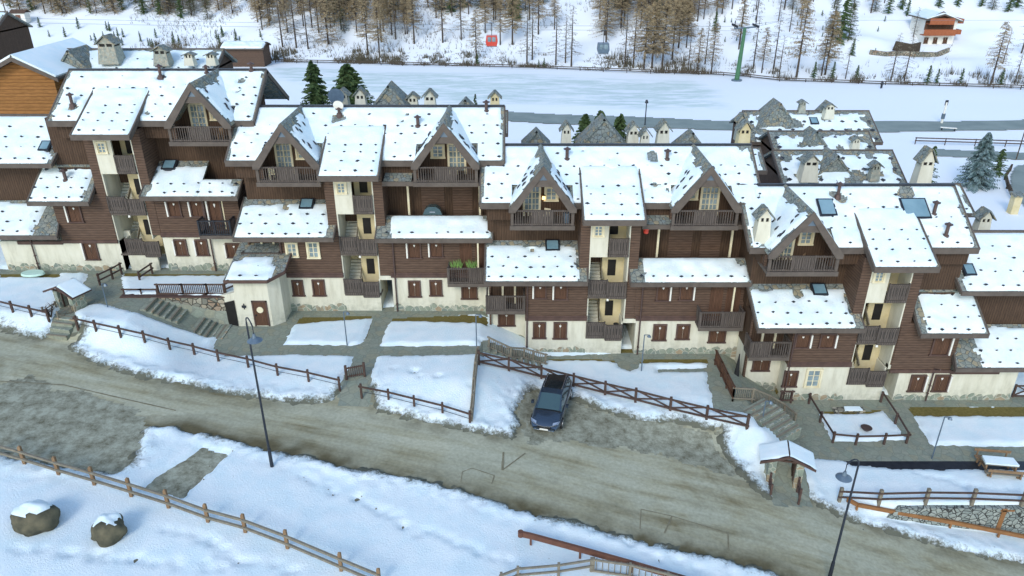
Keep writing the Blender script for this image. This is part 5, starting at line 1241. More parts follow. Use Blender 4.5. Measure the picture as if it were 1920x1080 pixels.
def chair(label, loc, rz, mat):
    t = tg('balcony_chair', label, 'chair', loc=loc, rz=rz)
    m = MB(); m.box(-.25, .25, -.25, .25, .40, .46); m.build('seat', mat, t); m = MB(); m.box(-.25, .25, .21, .27, .46, .92); m.build('backrest', mat, t)
    for sx in (-1, 1):
        for sy in (-1, 1): m = MB(); m.box(sx * .22 - .025, sx * .22 + .025, sy * .22 - .025, sy * .22 + .025, 0, .4); m.build('leg', mat, t)
chair('pale chair on the gabled balcony of the second block, nearer the plaster hut', (-12.5 - 6.4, 56.6 + .3, 11.6), .5, M_lfr)
chair('pale chair under the gable of the third block, beside the french door', (7.64 - 5.0, 53.5 + .5, 9.2), -.4, M_lfr)
chair('wooden chair under the gable of the lowest block', (28.1 - 6.4, 50.0 + .4, 7.0), .9, M_post)
chair('wooden chair under the gable of the topmost block', (-32.3 + 8.6, 59.6 + .3, 14.0), -.7, M_post)
for lb, lc in (('round wall lantern glowing beside the right-hand french door of the second block', (-12.5 + 8.9, 56.6 + 1.45, 12.9)), ('small wall lantern under the gable of the third block', (7.64 - 5.2, 53.5 + 1.45, 10.6))):
    t = tg('wall_lantern', lb.replace('right-hand ', ''), 'lantern', loc=lc); m = MB(); m.cyl((0, 0, 0), (0, 0, .3), .13, .1, 10); m.build('glass_globe', M_glow, t); m = MB(); m.cyl((0, 0, .3), (0, 0, .38), .16, .05, 10); m.build('cap', M_metal, t)
# pale oval cover and a dark parasol
c0 = atZ(62, 514, 2.7); t = tg('oval_cover', 'pale green oval cover lying on the lawn of the first block', 'cover'); t.location = c0
m = MB(); m.cyl((0, 0, 0), (0, 0, .18), 1.0, .92, 24); o = m.build('cover_sheet', M_palegr if 'M_palegr' in globals() else M_sky, t); o.scale = (1.0, .6, 1); o.data.materials[0] = simple('pale_green_sheet', (.45, .62, .52), (.52, .70, .60), 1)
c0 = Pg(1395, 722); t = tg('folded_parasol', 'dark folded parasol leaning by the bay of the lowest block', 'parasol', loc=(c0.x - .3, c0.y + 1.2, c0.z)); m = MB(); m.cyl((0, 0, 0), (0, 0, 2.1), .24, .04, 8); m.build('canopy', M_blk, t); m = MB(); m.cyl((0, 0, -.1), (0, 0, .3), .04, n=6); m.build('pole', M_metal, t)
# leafless shrub at the gate
def shrub(label, loc, hgt, n, mat, seed, name='bare_shrub', spread=.5):
    rnd = random.Random(seed); t = tg(name, label, 'shrub', loc=loc); m = MB()
    for k in range(n):
        a = rnd.uniform(0, 6.28); l = hgt * rnd.uniform(.5, 1); q = Vector((math.cos(a) * l * spread, math.sin(a) * l * spread, l)); m.cyl((0, 0, 0), tuple(q * .6), .03, .02, 4)
        for j in range(4): e = q * .55 + Vector((rnd.uniform(-1, 1), rnd.uniform(-1, 1), rnd.uniform(.2, 1))) * hgt * .25; m.cyl(tuple(q * .55), tuple(e), .018, .008, 3)
    m.build('branches', mat, t, split=False)
    m = MB(); m.cyl((0, 0, -.15), (0, 0, .12), .07, .05, 6); m.build('trunk', mat, t, split=False)
c0 = Pg(96, 596); shrub('leafless shrub beside the steps of the upper gate', tuple(c0), 1.5, 14, M_bark, 4)
c0 = Pg(1497, 745); shrub('low greenish shrub at the wall of the lowest block', (c0.x - 1.6, c0.y + .5, c0.z), .6, 20, M_grass, 5)
# road repair seams
def seam(px, w=.035):
    m = MB(); P_ = [Pg(u, v) for u, v in px]
    for p, q in zip(P_, P_[1:]):
        L = (q - p).length; n = max(1, int(L / .4)); 
        for k in range(n):
            a = p.lerp(q, k / n); c_ = p.lerp(q, (k + 1) / n); d = (c_ - a).normalized(); s_ = Vector((d.y, -d.x, 0)) * w * (.6 + .6 * random.random())
            a.z = gz(a.x, a.y) + .02; c_.z = gz(c_.x, c_.y) + .02; m.add([tuple(a - s_), tuple(a + s_), tuple(c_ + s_), tuple(c_ - s_)], [(0, 1, 2, 3)])
    o = m.build('road_seam', M_mud, None, split=False); tag(o, kind='structure')
M_mud = simple('mud_line', (.17, .15, .09), (.26, .23, .15), 3)
seam([(1200, 992), (1202, 955), (1260, 968), (1365, 1000), (1366, 1032)]); seam([(1260, 968), (1246, 1000)], .05); seam([(864, 905), (867, 885), (885, 878), (927, 892), (922, 908)]); seam([(942, 882), (944, 848)], .09); seam([(942, 882), (985, 850)], .05)
seam([(0, 715), (120, 722), (250, 752), (330, 770)], .05)
# satellite dish on the second block's roof and the board beside the lamp
t = tg('satellite_dish', 'round white satellite dish on the roof ridge of the second block', 'satellite dish', loc=(-14.1, 61.2, 16.15)); m = MB(); m.cyl((0, 0, -.9), (0, 0, .3), .05, n=8); m.build('mast', M_metal, t); m = MB(); m.cyl((0, -.12, .3), (0, -.05, .32), .42, .36, 18); m.build('dish', M_white, t)
t = tg('satellite_dish', 'large grey satellite dish behind the second block', 'satellite dish', loc=tuple(atY(632, 190, 70))); m = MB(); m.cyl((0, 0, -3.0), (0, 0, .3), .08, n=8); m.build('mast', M_metal, t); m = MB(); m.cyl((0, -.2, .5), (0, -.05, .52), .75, .65, 22); m.build('dish', M_grey, t)
# ---------------------------------------------------------------- village houses behind the blocks
def house(name, label, u0, u1, vr, ve, Y, drop=4.5, wall=None, roof=None, slope=.5, depth=None, thick=.2, bare=(), chim=(), gables=(), zb=None, cat='house', grow=5, seed=1, snow=True, rag=.3, group=None, win=0, gd=None, skyl=(), gs=1.0):
    """ridge along x at pixel row vr and depth Y; front eave at row ve"""
    a = atY(u0, vr, Y); c_ = atY(u1, vr, Y); zr = a.z; yf = Y
    while yf > Y - 30:
        d = (zr - slope * (Y - yf)); u, v = 0, 540 - F * ((yf * sT + (d - H) * cT) / (yf * cT - (d - H) * sT))
        if v >= ve: break
        yf -= .05
    run = Y - yf; ze = zr - slope * run; zb = gz((a.x + c_.x) / 2, Y) - .5 if zb is None else zb
    t = tg(name, label, cat, group, loc=(a.x, yf, zb)); W_ = c_.x - a.x; ze -= zb; zr -= zb
    wall = wall or M_timv; roof = roof or M_stone
    m = MB(); m.box(.4, W_ - .4, .6, 2 * run - .6, -1, ze + .2); m.poly_y([(0, 0)] * 0 + [(.4, ze), (.6, ze), (.6, ze + .3), (.4, ze + .3)], .7, 2 * run - .7)
    for gx in (.4, W_ - .6):
        m.add([(gx, .6, ze), (gx + .2, .6, ze), (gx + .2, 2 * run - .6, ze), (gx, 2 * run - .6, ze), (gx, run, zr - .25), (gx + .2, run, zr - .25)], [(0, 4, 3), (1, 2, 5), (0, 1, 5, 4), (2, 3, 4, 5)])
    m.build('wall', wall, t, split=False)
    pl = Plane(0, W_, 0, ze, run, zr)
    m = MB(); m.slab([pl.pt(0, 0), pl.pt(W_, 0), pl.pt(W_, pl.L), pl.pt(0, pl.L)], .22); m.slab([(0, run, zr), (W_, run, zr), (W_, 2 * run, ze), (0, 2 * run, ze)], .22); rf = m.build('roof', roof, t, split=False)
    m = MB(); m.box(-.05, W_ + .05, -.1, 0, ze - .34, ze + .03); m.box(-.05, W_ + .05, run - .08, run + .08, zr - .03, zr + .09)
    for x in (0, W_): m.slab([pl.pt(x - .06, -.05, .04), pl.pt(x + .06, -.05, .04), pl.pt(x + .06, pl.L, .04), pl.pt(x - .06, pl.L, .04)], .32)
    m.build('fascia', M_trim, rf, split=False)
    if snow:
        rnd = random.Random(seed); bb = list(bare) + [(rnd.uniform(0, W_), rnd.uniform(0, pl.L), rnd.uniform(.2, .6)) for k in range(grow)]
        snow_on(rf, pl, .1, W_ - .1, .03, pl.L - .1, thick, bb, seed + 100, ragged=(rag, rag, rag * .3, rag), step=.26)
        nW = max(2, int(W_ / 1.5))
        before = set(rf.children)
        for k in range(int(pl.L / 1.5)): guards(rf, pl, [(.5 + k * 1.5, .7, W_ - .7, nW)], seed=seed + k, skip=lambda A_, T_: any(math.hypot(A_ - q[0], T_ - q[1]) < q[2] for q in bb))
        if gs > 1:
            for ob_ in set(rf.children) - before: ob_.scale = (gs, gs * 1.3, 1)
        S2 = Plane(-W_, 0, -2 * run, ze, -run, zr); bk = snow_on(rf, S2, .1, W_ - .1, .03, pl.L - .1, thick, (), seed + 200, step=.6)
        for v_ in bk.data.vertices: v_.co = (-v_.co.x, -v_.co.y, v_.co.z)
    for (u, v0, v1, w, dy, mt) in chim:
        y_ = Y + dy; p0 = atY(u, v1, y_); p1 = atY(u, v0, y_); stone_chimney(t, p0.x - a.x, y_ - yf, min(p0.z - zb, zr - .2), p1.z - zb, w * .85, w * .75, mt)
    for (u, v0, v1, hw, yq) in gables:
        p1 = atY(u, v0, Y + yq); gx = p1.x - a.x; gzt = p1.z - zb; y0 = Y + yq - yf; rise = hw * 1.15
        m = MB(); m.slab([(gx - hw, y0, gzt - rise), (gx, y0, gzt), (gx, run + (1 if yq > -.5 else 0), gzt), (gx - hw, run + 1, gzt - rise)], .2); m.slab([(gx, y0, gzt), (gx + hw, y0, gzt - rise), (gx + hw, run + 1, gzt - rise), (gx, run + (1 if yq > -.5 else 0), gzt)], .2); m.build('gable_roof', M_stone, t, split=False)
        m = MB(); m.poly_y([(gx - hw + .1, gzt - rise - .2), (gx + hw - .1, gzt - rise - .2), (gx, gzt - .25)], y0 + .15, y0 + .3); m.build('gable_wall', M_stone, t)
    for (sa, st_, w_, l_) in skyl: skylight(rf, pl, sa, st_, w_, l_)
    for k in range(win):
        x = 1.2 + (W_ - 2.4) * k / max(1, win - 1); window(t, x, .6, max(.8, ze - 2.4), .9, 1.2, 'shutter')
    return t
MC = M_cream
house('village_house', 'village house behind the first block, its snowy roof carrying several stone chimneys', 118, 420, 92, 135, 84, chim=[(212, 66, 118, 2.2, -2.4, M_chim), (308, 86, 122, 1.7, -3, M_chim), (358, 99, 122, 1.1, -3.4, MC), (399, 99, 122, 1.1, -3.4, MC)], gables=[(125, 94, 0, 2.0, -4)], seed=2, grow=3, zb=-3)
house('village_house', 'low village house behind the second block with gabled chimneys', 600, 952, 208, 250, 74, chim=[(678, 165, 202, 1.25, -.5, MC), (775, 174, 202, 1.2, -.5, MC), (807, 168, 202, 1.35, -1, MC), (928, 171, 205, 1.1, -.8, M_yell), (645, 166, 202, 1.3, .5, M_chim)], gables=[(727, 160, 0, 1.9, -2.5), (872, 186, 0, 1.5, -1.5)], seed=3, zb=-5)
house('village_house', 'low village house behind the third block with a steep stone gable', 965, 1425, 277, 320, 70, chim=[(1061, 228, 275, 1.1, -.4, MC), (1185, 229, 272, 1.25, -.8, MC), (1208, 240, 272, 1.0, -1.6, MC), (1241, 225, 272, 1.35, -1, MC), (1391, 226, 275, 1.3, -.6, M_yell), (1505, 190, 275, .01, 0, MC)][:5], gables=[(1133, 222, 0, 2.4, -2.2), (1006, 245, 0, 1.4, -1.6), (1300, 248, 0, 1.7, -1.6)], seed=4, zb=-6)
house('village_house', 'grey stone-roofed house with patchy snow and two ridge chimneys', 1392, 1629, 208, 266, 92, chim=[(1502, 188, 210, .9, 0, M_chim), (1551, 193, 222, 1.3, -1.2, MC), (1384, 212, 262, 1.0, -6, M_chim)], gables=[(1465, 193, 0, 2.6, -3), (1556, 191, 0, 1.3, -.4)], bare=[(6, 3.4, .9), (2, 2, .6)], seed=5, grow=30, rag=.7, zb=-7, skyl=[(8.2, 3.6, 1.0, 1.2)], gs=1.7)
house('village_house', 'stone-roofed wing between two other grey roofs, snow only on its lower part', 1440, 1628, 246, 300, 84, gables=[(1533, 246, 0, 2.2, -2.5)], chim=[(1600, 256, 285, 1.0, -3, MC)], bare=[(3, 5.5, 1.2), (8, 5.6, 1.0)], seed=15, grow=22, rag=.8, zb=-8, gs=1.7)
house('village_house', 'lower stone-roofed house directly behind the lowest block', 1448, 1673, 282, 345, 74, chim=[(1512, 288, 338, 1.7, -4, MC), (1636, 303, 338, 1.0, -4, M_chim)], gables=[(1573, 291, 0, 2.4, -3.2)], bare=[(2, 5, .9), (6, 5.4, 1.0), (11, 5.5, .9)], seed=6, grow=20, rag=.7, zb=-8, gs=1.6)
house('village_house', 'small house behind the lowest block with a tall cream chimney', 1690, 1800, 345, 400, 68, chim=[(1725, 277, 345, 1.5, -1, MC)], seed=7, zb=-8)
house('village_house', 'small house at the bend beyond the lowest block, one stone chimney', 1800, 1905, 436, 470, 62, chim=[(1838, 392, 432, 1.25, -1.0, MC)], seed=8, zb=-8)
house('timber_shed', 'brown timber shed with a snowy roof at the edge of the ski field', 418, 500, 79, 91, 212, wall=M_timber, roof=M_timber, slope=.3, seed=9, grow=0, zb=-6.2, thick=.5, cat='shed')
house('dark_house', 'dark narrow house at the far upper edge of the village', -60, 14, 22, 66, 118, wall=M_timv, seed=10, grow=0, zb=-6.5, cat='house', win=2)
# orange timber chalet, gable to the viewer
def chalet(label, Y, ap, le, re, back, wall, zb, name='timber_chalet', roofmat=None):
    A = atY(*ap, Y); Lp = atY(*le, Y); Rp = atY(*re, Y); t = tg(name, label, 'chalet', loc=(A.x, Y, zb)); q = lambda p: (p.x - A.x, p.z - zb)
    ax, az = q(A); lx, lz = q(Lp); rx, rz_ = q(Rp)
    m = MB(); m.poly_y([(lx + .9, -2), (rx - .9, -2), (rx - .9, rz_ + .15), (0, az - .35), (lx + .9, lz + .15)], 0.9, back); m.build('wall', wall, t)
    th_ = .26
    m = MB(); m.slab([(lx, 0, lz), (0, 0, az), (0, back + .8, az), (lx, back + .8, lz)], th_); m.slab([(0, 0, az), (rx, 0, rz_), (rx, back + .8, rz_), (0, back + .8, az)], th_); rf = m.build('roof', M_trim, t, split=False)
    m = MB(); m.slab([(lx + .1, .05, lz + .25), (0, .05, az + .25), (0, back + .7, az + .25), (lx + .1, back + .7, lz + .25)], .24); m.slab([(0, .05, az + .25), (rx - .1, .05, rz_ + .25), (rx - .1, back + .7, rz_ + .25), (0, back + .7, az + .25)], .24); m.build('roof_snow', M_snow, rf, split=False)
    m = MB(); m.poly_y([(lx - .1, lz - .35), (0, az - .4), (rx + .1, rz_ - .35), (rx + .1, rz_), (0, az + .02), (lx - .1, lz)], -.12, 0); m.build('barge_board', M_trim, rf, split=False)
    return t, (ax, az, lx, lz, rx, rz_)
t, _ = chalet('ochre timber chalet with snow on its broad roof, at the upper village edge', 76, (20, 107), (-75, 162), (107, 147), 11, M_orange, -3)
window(t, 2.0, .88, 6.2, .9, 1.3, 'shutter'); window(t, -.6, .88, 9.6, .8, 1.0, 'shutter'); m = MB(); m.box(-3, 4.2, -.4, .9, 5.4, 5.6); bl = m.build('balcony', M_trim, t); railing(bl, (-3, -.35), (4.2, -.35), 5.6, 6.7, 'board')
stone_chimney(t, 1.6, 5.0, 9.2, 12.6, 1.0, .9, M_chim)
stone_chimney(t, 3.6, -2.5, 3.0, 7.2, 1.5, 1.3, MC)
# far chalet on the slope
p0 = Pg(1790, 80); t, _ = chalet('white and brown chalet alone on the snowy slope among the trees', p0.y - 2, (1772, 26), (1738, 36), (1806, 40), 10, M_white, p0.z - 1.0, roofmat=None)
for z_, x0, x1 in ((3.2, -5.0, 3.6), (6.0, -4.0, 2.5)):
    m = MB(); m.box(x0, x1, -1.0, .9, z_, z_ + .2); bl = m.build('balcony', M_orb, t); m = MB(); m.box(x0, x1, -1.05, -.95, z_ + .2, z_ + 1.6); m.build('railing', M_orb, bl)
for x_ in (-3, -.5, 2.2):
    for z_ in (1.0, 4.2): window(t, x_, .88, z_, .9, 1.4, 'shutter')
for z_ in (3.2, 6.0): m = MB(); m.box(2.6, 6.4, 1.5, 9, z_, z_ + 1.2); m.build('side_balcony', M_orb, t)
m = MB(); m.poly_y([(-4.2, 4.4), (3.6, 4.4), (3.6, 7.0), (0, 9.2), (-4.2, 7.2)], .8, .9); m.build('gable_boarding', M_shut, t)
# low walls before the far chalet
for lb, uv in (('curved dark retaining wall on the slope below the far chalet', [(1630, 102), (1660, 106), (1690, 104), (1720, 106), (1755, 107), (1778, 98)]), ('brown retaining wall beside the leaning larches', [(1675, 96), (1690, 99), (1706, 102), (1722, 98)])):
    P_ = [Pg(*q) for q in uv]; t = tg('stone_wall', lb, 'wall', loc=tuple(P_[0])); m = MB()
    for p, q in zip(P_, P_[1:]): p = p - P_[0] * 1; q = q - P_[0]; m.beam(V3(p, .6 if 'brown' not in lb else 1.4), V3(q, .6 if 'brown' not in lb else 1.4), .5, 1.2 if 'brown' not in lb else 2.4)
    m.build('wall_face', M_wallst if 'brown' not in lb else M_bark, t, split=False)
p0 = Pg(38, 46); t = tg('white_hut', 'tiny white hut with a red panel high at the forest edge', 'hut', loc=tuple(p0)); m = MB(); m.box(-2.2, 2.2, 0, 3, 0, 3.6); m.build('wall', M_white, t); m = MB(); m.box(-.8, .8, -.05, 0, 1.2, 3.0); m.build('panel', M_rust, t); m = MB(); m.slab([(-2.6, -.5, 3.6), (2.6, -.5, 3.6), (2.6, 1.5, 4.6), (-2.6, 1.5, 4.6)], .15); m.slab([(-2.6, 1.5, 4.6), (2.6, 1.5, 4.6), (2.6, 3.5, 3.6), (-2.6, 3.5, 3.6)], .15); m.build('roof', M_timber, t, split=False)

# ---------------------------------------------------------------- cableway
pb = atZ(1381, 152, VF); pt_ = atY(1397, 52, pb.y)
t = tg('cable_car_pylon', 'tall green cable car pylon at the edge of the ski field', 'pylon', loc=tuple(pb)); Hh = pt_.z - VF
m = MB(); m.cyl((0, 0, -.5), (pt_.x - pb.x, 0, Hh), .62, .38, 14); m.build('mast', M_green, t); m = MB(); m.cyl((0, 0, -.4), (0, 0, .4), 1.3, n=14); m.build('foot', M_grey, t)
tx = pt_.x - pb.x
m = MB(); m.beam((tx - 2.6, 0, Hh - .2), (tx + 2.6, 0, Hh + .2), .3, .35); m.build('crossarm', M_grey, t)
for sx in (-1, 1): m = MB(); m.beam((tx + sx * 2.5, -2.5, Hh + .5), (tx + sx * 2.5, 2.5, Hh + .5), .25, .5); m.beam((tx + sx * 2.5, 0, Hh), (tx + sx * 2.5, 0, Hh + 1.6), .2); m.build('sheave_train', M_metal, t, split=False)
def gondola(label, u, v, Y, mat):
    c0 = atY(u, v, Y); t = tg('gondola', label, 'gondola', 'gondolas hanging from the cable', loc=tuple(c0))
    m = MB(); pr = [(-.95, -.9), (.95, -.9), (1.15, -.2), (1.0, .95), (-1.0, .95), (-1.15, -.2)]; m.poly_y(pr, -.9, .9); m.build('cabin', mat, t)
    m = MB(); m.box(-.75, -.08, -.93, -.9, -.1, .75); m.box(.08, .75, -.93, -.9, -.1, .75); m.build('pane', M_glass, t)
    m = MB(); m.beam((0, 0, .95), (0, 0, 3.2), .1); m.beam((-.5, 0, 3.2), (.5, 0, 3.2), .12); m.build('hanger', M_metal, t, split=False)
    m = MB(); m.box(-1.0, 1.0, -1.05, -.9, -1.0, -.92); m.build('ski_rack', M_metal, t)
    return c0
gs = [gondola('red gondola hanging before the trees', 922, 76, 150, M_red), gondola('dark grey gondola hanging before the large larch', 1131, 90, 150, M_grey)]
for k, (z0, dy) in enumerate(((0, 0), (.9, 3))):
    t = tg('cable', 'upper haul cable of the cable car line' if k else 'lower haul cable carrying the gondolas', 'cable'); m = MB(); pv = None
    for i in range(25):
        u = -60 + i * 85; base = 62 + (-4 if k else 4) + (u - 922) * .012 if u < 1397 else 52; base += 8 * math.sin(math.pi * min(1, max(0, (u + 60) / 1457))) * .5 - 14
        p = atY(u, base, 150 + dy + (pb.y - 150) * max(0, min(1, (u - 1100) / 297)) if u < 1397 else pb.y + dy); 
        if pv: m.cyl(tuple(pv), tuple(p), .035, n=4)
        pv = p
    m.build('cable_strand', M_grey, t, split=False)
def marker(name, label, cat, u, v, h, mat, Y=None, r=.12):
    p = Pg(u, v); t = tg(name, label, cat, loc=tuple(p)); m = MB(); m.cyl((0, 0, -.2), (0, 0, h), r, r * .8, 6); m.build('pole', mat, t); return t
t = marker('slope_marker', 'white and blue marker post standing in the field beside the valley road', 'marker post', 1765, 232, 4.2, M_white, r=.25); m = MB(); m.cyl((0, 0, 1.0), (0, 0, 2.0), .36, n=8); m.build('blue_band', M_grey, t); m = MB(); m.box(-.3, .3, -.05, .05, 3.6, 4.6); m.build('sign_board', M_metal, t)
t = marker('field_lamp', 'dark lamp post beside the valley road', 'lamp post', 1209, 236, 4.5, M_metal); m = MB(); m.cyl((0, 0, 4.4), (0, 0, 5.0), .35, .2, 8); m.build('lamp_head', M_metal, t)
t = marker('power_pole', 'thin dark pole by the far road fence', 'pole', 1905, 300, 9, M_bark, r=.1); m = MB(); m.beam((-.8, 0, 8.4), (.8, 0, 8.4), .12); m.build('crossarm', M_bark, t)
p = Pg(1652, 166); t = tg('person', 'person in dark clothes standing on the snow of the ski field', 'person', loc=(p.x, p.y, p.z))
bm_v = [(0, 0, .95), (0, 0, 1.2), (0, 0, 1.45), (0, 0, 1.6), (0, 0, 1.78), (-.12, 0, .5), (-.15, -.05, .05), (.12, 0, .5), (.16, .08, .05), (-.2, 0, 1.42), (-.3, 0, 1.15), (-.33, -.05, .9), (.2, 0, 1.42), (.3, 0, 1.15), (.3, -.12, .92)]
me = bpy.data.meshes.new('body'); me.from_pydata(bm_v, [(0, 1), (1, 2), (2, 3), (3, 4), (0, 5), (5, 6), (0, 7), (7, 8), (2, 9), (9, 10), (10, 11), (2, 12), (12, 13), (13, 14)], []); ob = bpy.data.objects.new('body', me); COL.objects.link(ob); ob.parent = t
sk_ = ob.modifiers.new('skin', 'SKIN'); rr_ = [.17, .16, .19, .07, .11, .10, .07, .10, .07, .08, .06, .05, .08, .06, .05]
for i, v_ in enumerate(me.skin_vertices[0].data): v_.radius = (rr_[i], rr_[i]); v_.use_root = (i == 0)
me.materials.append(M_metal)
p = Pg(1777, 246); t = tg('field_bench', 'pale bench at the edge of the valley road', 'bench', loc=(p.x, p.y, p.z + .1), rz=R(-18))
m = MB(); m.box(-1.4, 1.4, -.25, .25, .5, .62); m.build('seat', M_white, t)
for sx in (-1, 1): m = MB(); m.box(sx * 1.1 - .1, sx * 1.1 + .1, -.2, .2, 0, .5); m.build('leg', M_metal, t)
p = Pg(1897, 400); t = tg('gate_pillar', 'ochre stone gate pillar with a dark snowy cap by the curved access road', 'pillar', loc=tuple(p)); m = MB(); m.box(-.5, .5, -.5, .5, -.5, 2.6); m.build('shaft', M_yell, t); m = MB(); m.slab([(-.75, -.75, 2.75), (.75, -.75, 2.75), (.75, .75, 2.95), (-.75, .75, 2.95)], .2); m.build('cap', M_stone, t)
fence('dark low fence curving beside the access road', [(1895, 318), (1884, 335), (1888, 352), (1897, 372)], .9, [.3, .8], M_bark, picket=.3, pr=.2)
fence('long dark edge fence between the ski field and the forest', None, 1.0, [.5, .95], M_bark, rr=.16, pr=.16, pts=[Vector((x, float(np.interp(x, EX, EY)) - 1.2, VF)) for x in range(-66, 135, 6)])

# ---------------------------------------------------------------- trees
def larch_mesh(seed, h=15., dense=1.0, mat=None, spread=.2, bare_to=.22):
    rnd = random.Random(seed); m = MB(); T = MB(); T.cyl((0, 0, -.5), (0, 0, h * .5), .24, .15, 7); T.cyl((0, 0, h * .5), (0, 0, h), .16, .02, 6)
    n = int(95 * dense)
    for k in range(n):
        f = bare_to + (1 - bare_to) * (k + rnd.random()) / n; z = h * f; a = rnd.uniform(0, 6.283); L = h * spread * (1.06 - f) ** .75 * rnd.uniform(.6, 1.15) + .2
        L *= 1.35; d = Vector((math.cos(a), math.sin(a), 0)); droop = rnd.uniform(-.3, .15); q = d * L + Vector((0, 0, L * droop)); p0 = Vector((0, 0, z))
        T.cyl(tuple(p0), tuple(p0 + q), .045, .012, 3)
        s = Vector((-d.y, d.x, 0)); nt_ = int(9 * dense + 3 * L)
        for j in range(nt_):
            g = rnd.uniform(.2, 1); c_ = p0 + q * g; w = rnd.uniform(.25, .65); e = s * rnd.uniform(-1, 1) * w + Vector((0, 0, -rnd.uniform(.05, .55))) + d * rnd.uniform(0, .3)
            o_ = Vector((rnd.uniform(-.1, .1), rnd.uniform(-.1, .1), .1)) * .8
            m.add([tuple(c_), tuple(c_ + e), tuple(c_ + e * .5 + o_)], [(0, 1, 2)])
    return T, m
def fir_mesh(seed, h=8., rad=2.0, n=1500, tip=.22):
    rnd = random.Random(seed); m = MB(); T = MB(); T.cyl((0, 0, -.4), (0, 0, h * .97), .16, .02, 7)
    nb = int(n / 17)
    for k in range(nb):
        f = (k + rnd.random()) / nb; z = h * (.05 + .93 * f); L = rad * (1 - f) ** .8 * rnd.uniform(.6, 1.15) + .12; a = rnd.uniform(0, 6.283)
        d = Vector((math.cos(a), math.sin(a), 0)); s = Vector((-d.y, d.x, 0))
        for j in range(17):
            g = (j + .5) / 17; c_ = d * L * g + Vector((0, 0, z - .30 * L * g + .10 * L * g * g)); w = (.12 + .34 * L * (1 - g) * .6) * rnd.uniform(.6, 1.3); sg = 1 if j % 2 else -1
            e = c_ + s * sg * w + d * .14 + Vector((0, 0, -rnd.uniform(.02, .22))); q = Vector((rnd.uniform(-.05, .05), rnd.uniform(-.05, .05), tip * .55))
            m.add([tuple(c_ - q * .4), tuple(e - q * .3), tuple(e + q * .3), tuple(c_ + q)], [(0, 1, 2, 3)])
    return T, m
def fir_mesh_old(seed, h=8., rad=2.0, n=1500, tip=.22):
    rnd = random.Random(seed); m = MB(); T = MB(); T.cyl((0, 0, -.4), (0, 0, h * .95), .16, .03, 7)
    for k in range(n):
        f = rnd.random() ** 1.25; tier = (f * 11) % 1; r = rad * (1 - f) ** .85 * (1.0 - .35 * tier) * rnd.uniform(.55, 1.05); a = rnd.uniform(0, 6.283); z = h * (.06 + .93 * f) - r * .22
        c_ = Vector((math.cos(a) * r, math.sin(a) * r, z)); d = Vector((math.cos(a), math.sin(a), -.3)); s = Vector((-d.y, d.x, 0)); w = rnd.uniform(.5, 1.2) * tip; l = rnd.uniform(1.2, 2.4) * tip
        m.add([tuple(c_ - d * l - s * w * .6), tuple(c_ + s * w - Vector((0, 0, .05))), tuple(c_ + d * l), tuple(c_ - s * w - Vector((0, 0, .05)))], [(0, 1, 2, 3)])
    return T, m
def proto(name, T, m, mt, mc): 
    a = bpy.data.meshes.new('trunk'); a.from_pydata(T.v, [], T.f); a.materials.append(mt); c_ = bpy.data.meshes.new('crown'); c_.from_pydata(m.v, [], m.f); c_.materials.append(mc); return (a, c_)
LAR = [proto('l', *larch_mesh(s, 15, dn, spread=sp, bare_to=bt), M_bark, mt) for s, dn, sp, bt, mt in ((1, 1.0, .17, .2, M_lar), (2, 1.3, .19, .28, M_lar), (3, .55, .15, .15, M_lard), (4, 1.7, .2, .3, M_lar), (5, .4, .17, .1, M_lard), (6, 2.3, .21, .25, M_lar), (7, 1.9, .23, .02, M_lar), (8, 2.0, .22, .02, M_dgrn))]
FIR = [proto('f', *fir_mesh(s, 8, r_, 1500), M_bark, M_fir) for s, r_ in ((1, 1.7), (2, 2.1))]
FIRF = proto('f', *fir_mesh(7, 8, 3.0, 5200, .3), M_bark, M_firf); FIRT = proto('f', *fir_mesh(9, 8, 2.0, 4200, .26), M_bark, M_fir)
BUSHM = proto('b', *larch_mesh(12, 3.0, .7, spread=.5, bare_to=.05), M_bark, M_bush)
def tree(name, label, cat, p, pr, s, rz, group=None, sz=1.0):
    t = tg(name, label, cat, group, loc=tuple(p), rz=rz); t.scale = (s, s, s * sz)
    for n_, me_ in (('trunk', pr[0]), ('crown', pr[1])):
        o = bpy.data.objects.new(n_, me_); COL.objects.link(o); o.parent = t
    return t
rnd = random.Random(42); cnt = 0
TL = {0: 'slender brown leafless larch in the forest beyond the ski field', 1: 'full golden brown larch in the forest beyond the ski field', 2: 'thin grey see-through larch at the forest edge', 3: 'dense golden brown larch on the wooded slope', 4: 'sparse dark larch with visible trunk on the wooded slope', 5: 'broad tawny larch massed with others on the slope', 6: 'bushy tawny larch with branches down to the snow at the top of the slope', 7: 'dark bushy conifer with branches down to the snow high on the slope'}
def larch(u, v, hpx, k, sz=1.0):
    p = Pg(u, v); dist = p.y * cT - (p.z - H) * sT; h = hpx / F * dist * 1.08; s = h / 15
    tree('larch_tree', TL[k], 'larch', p, LAR[k], s, rnd.uniform(0, 6.28), 'larches: ' + TL[k], sz)
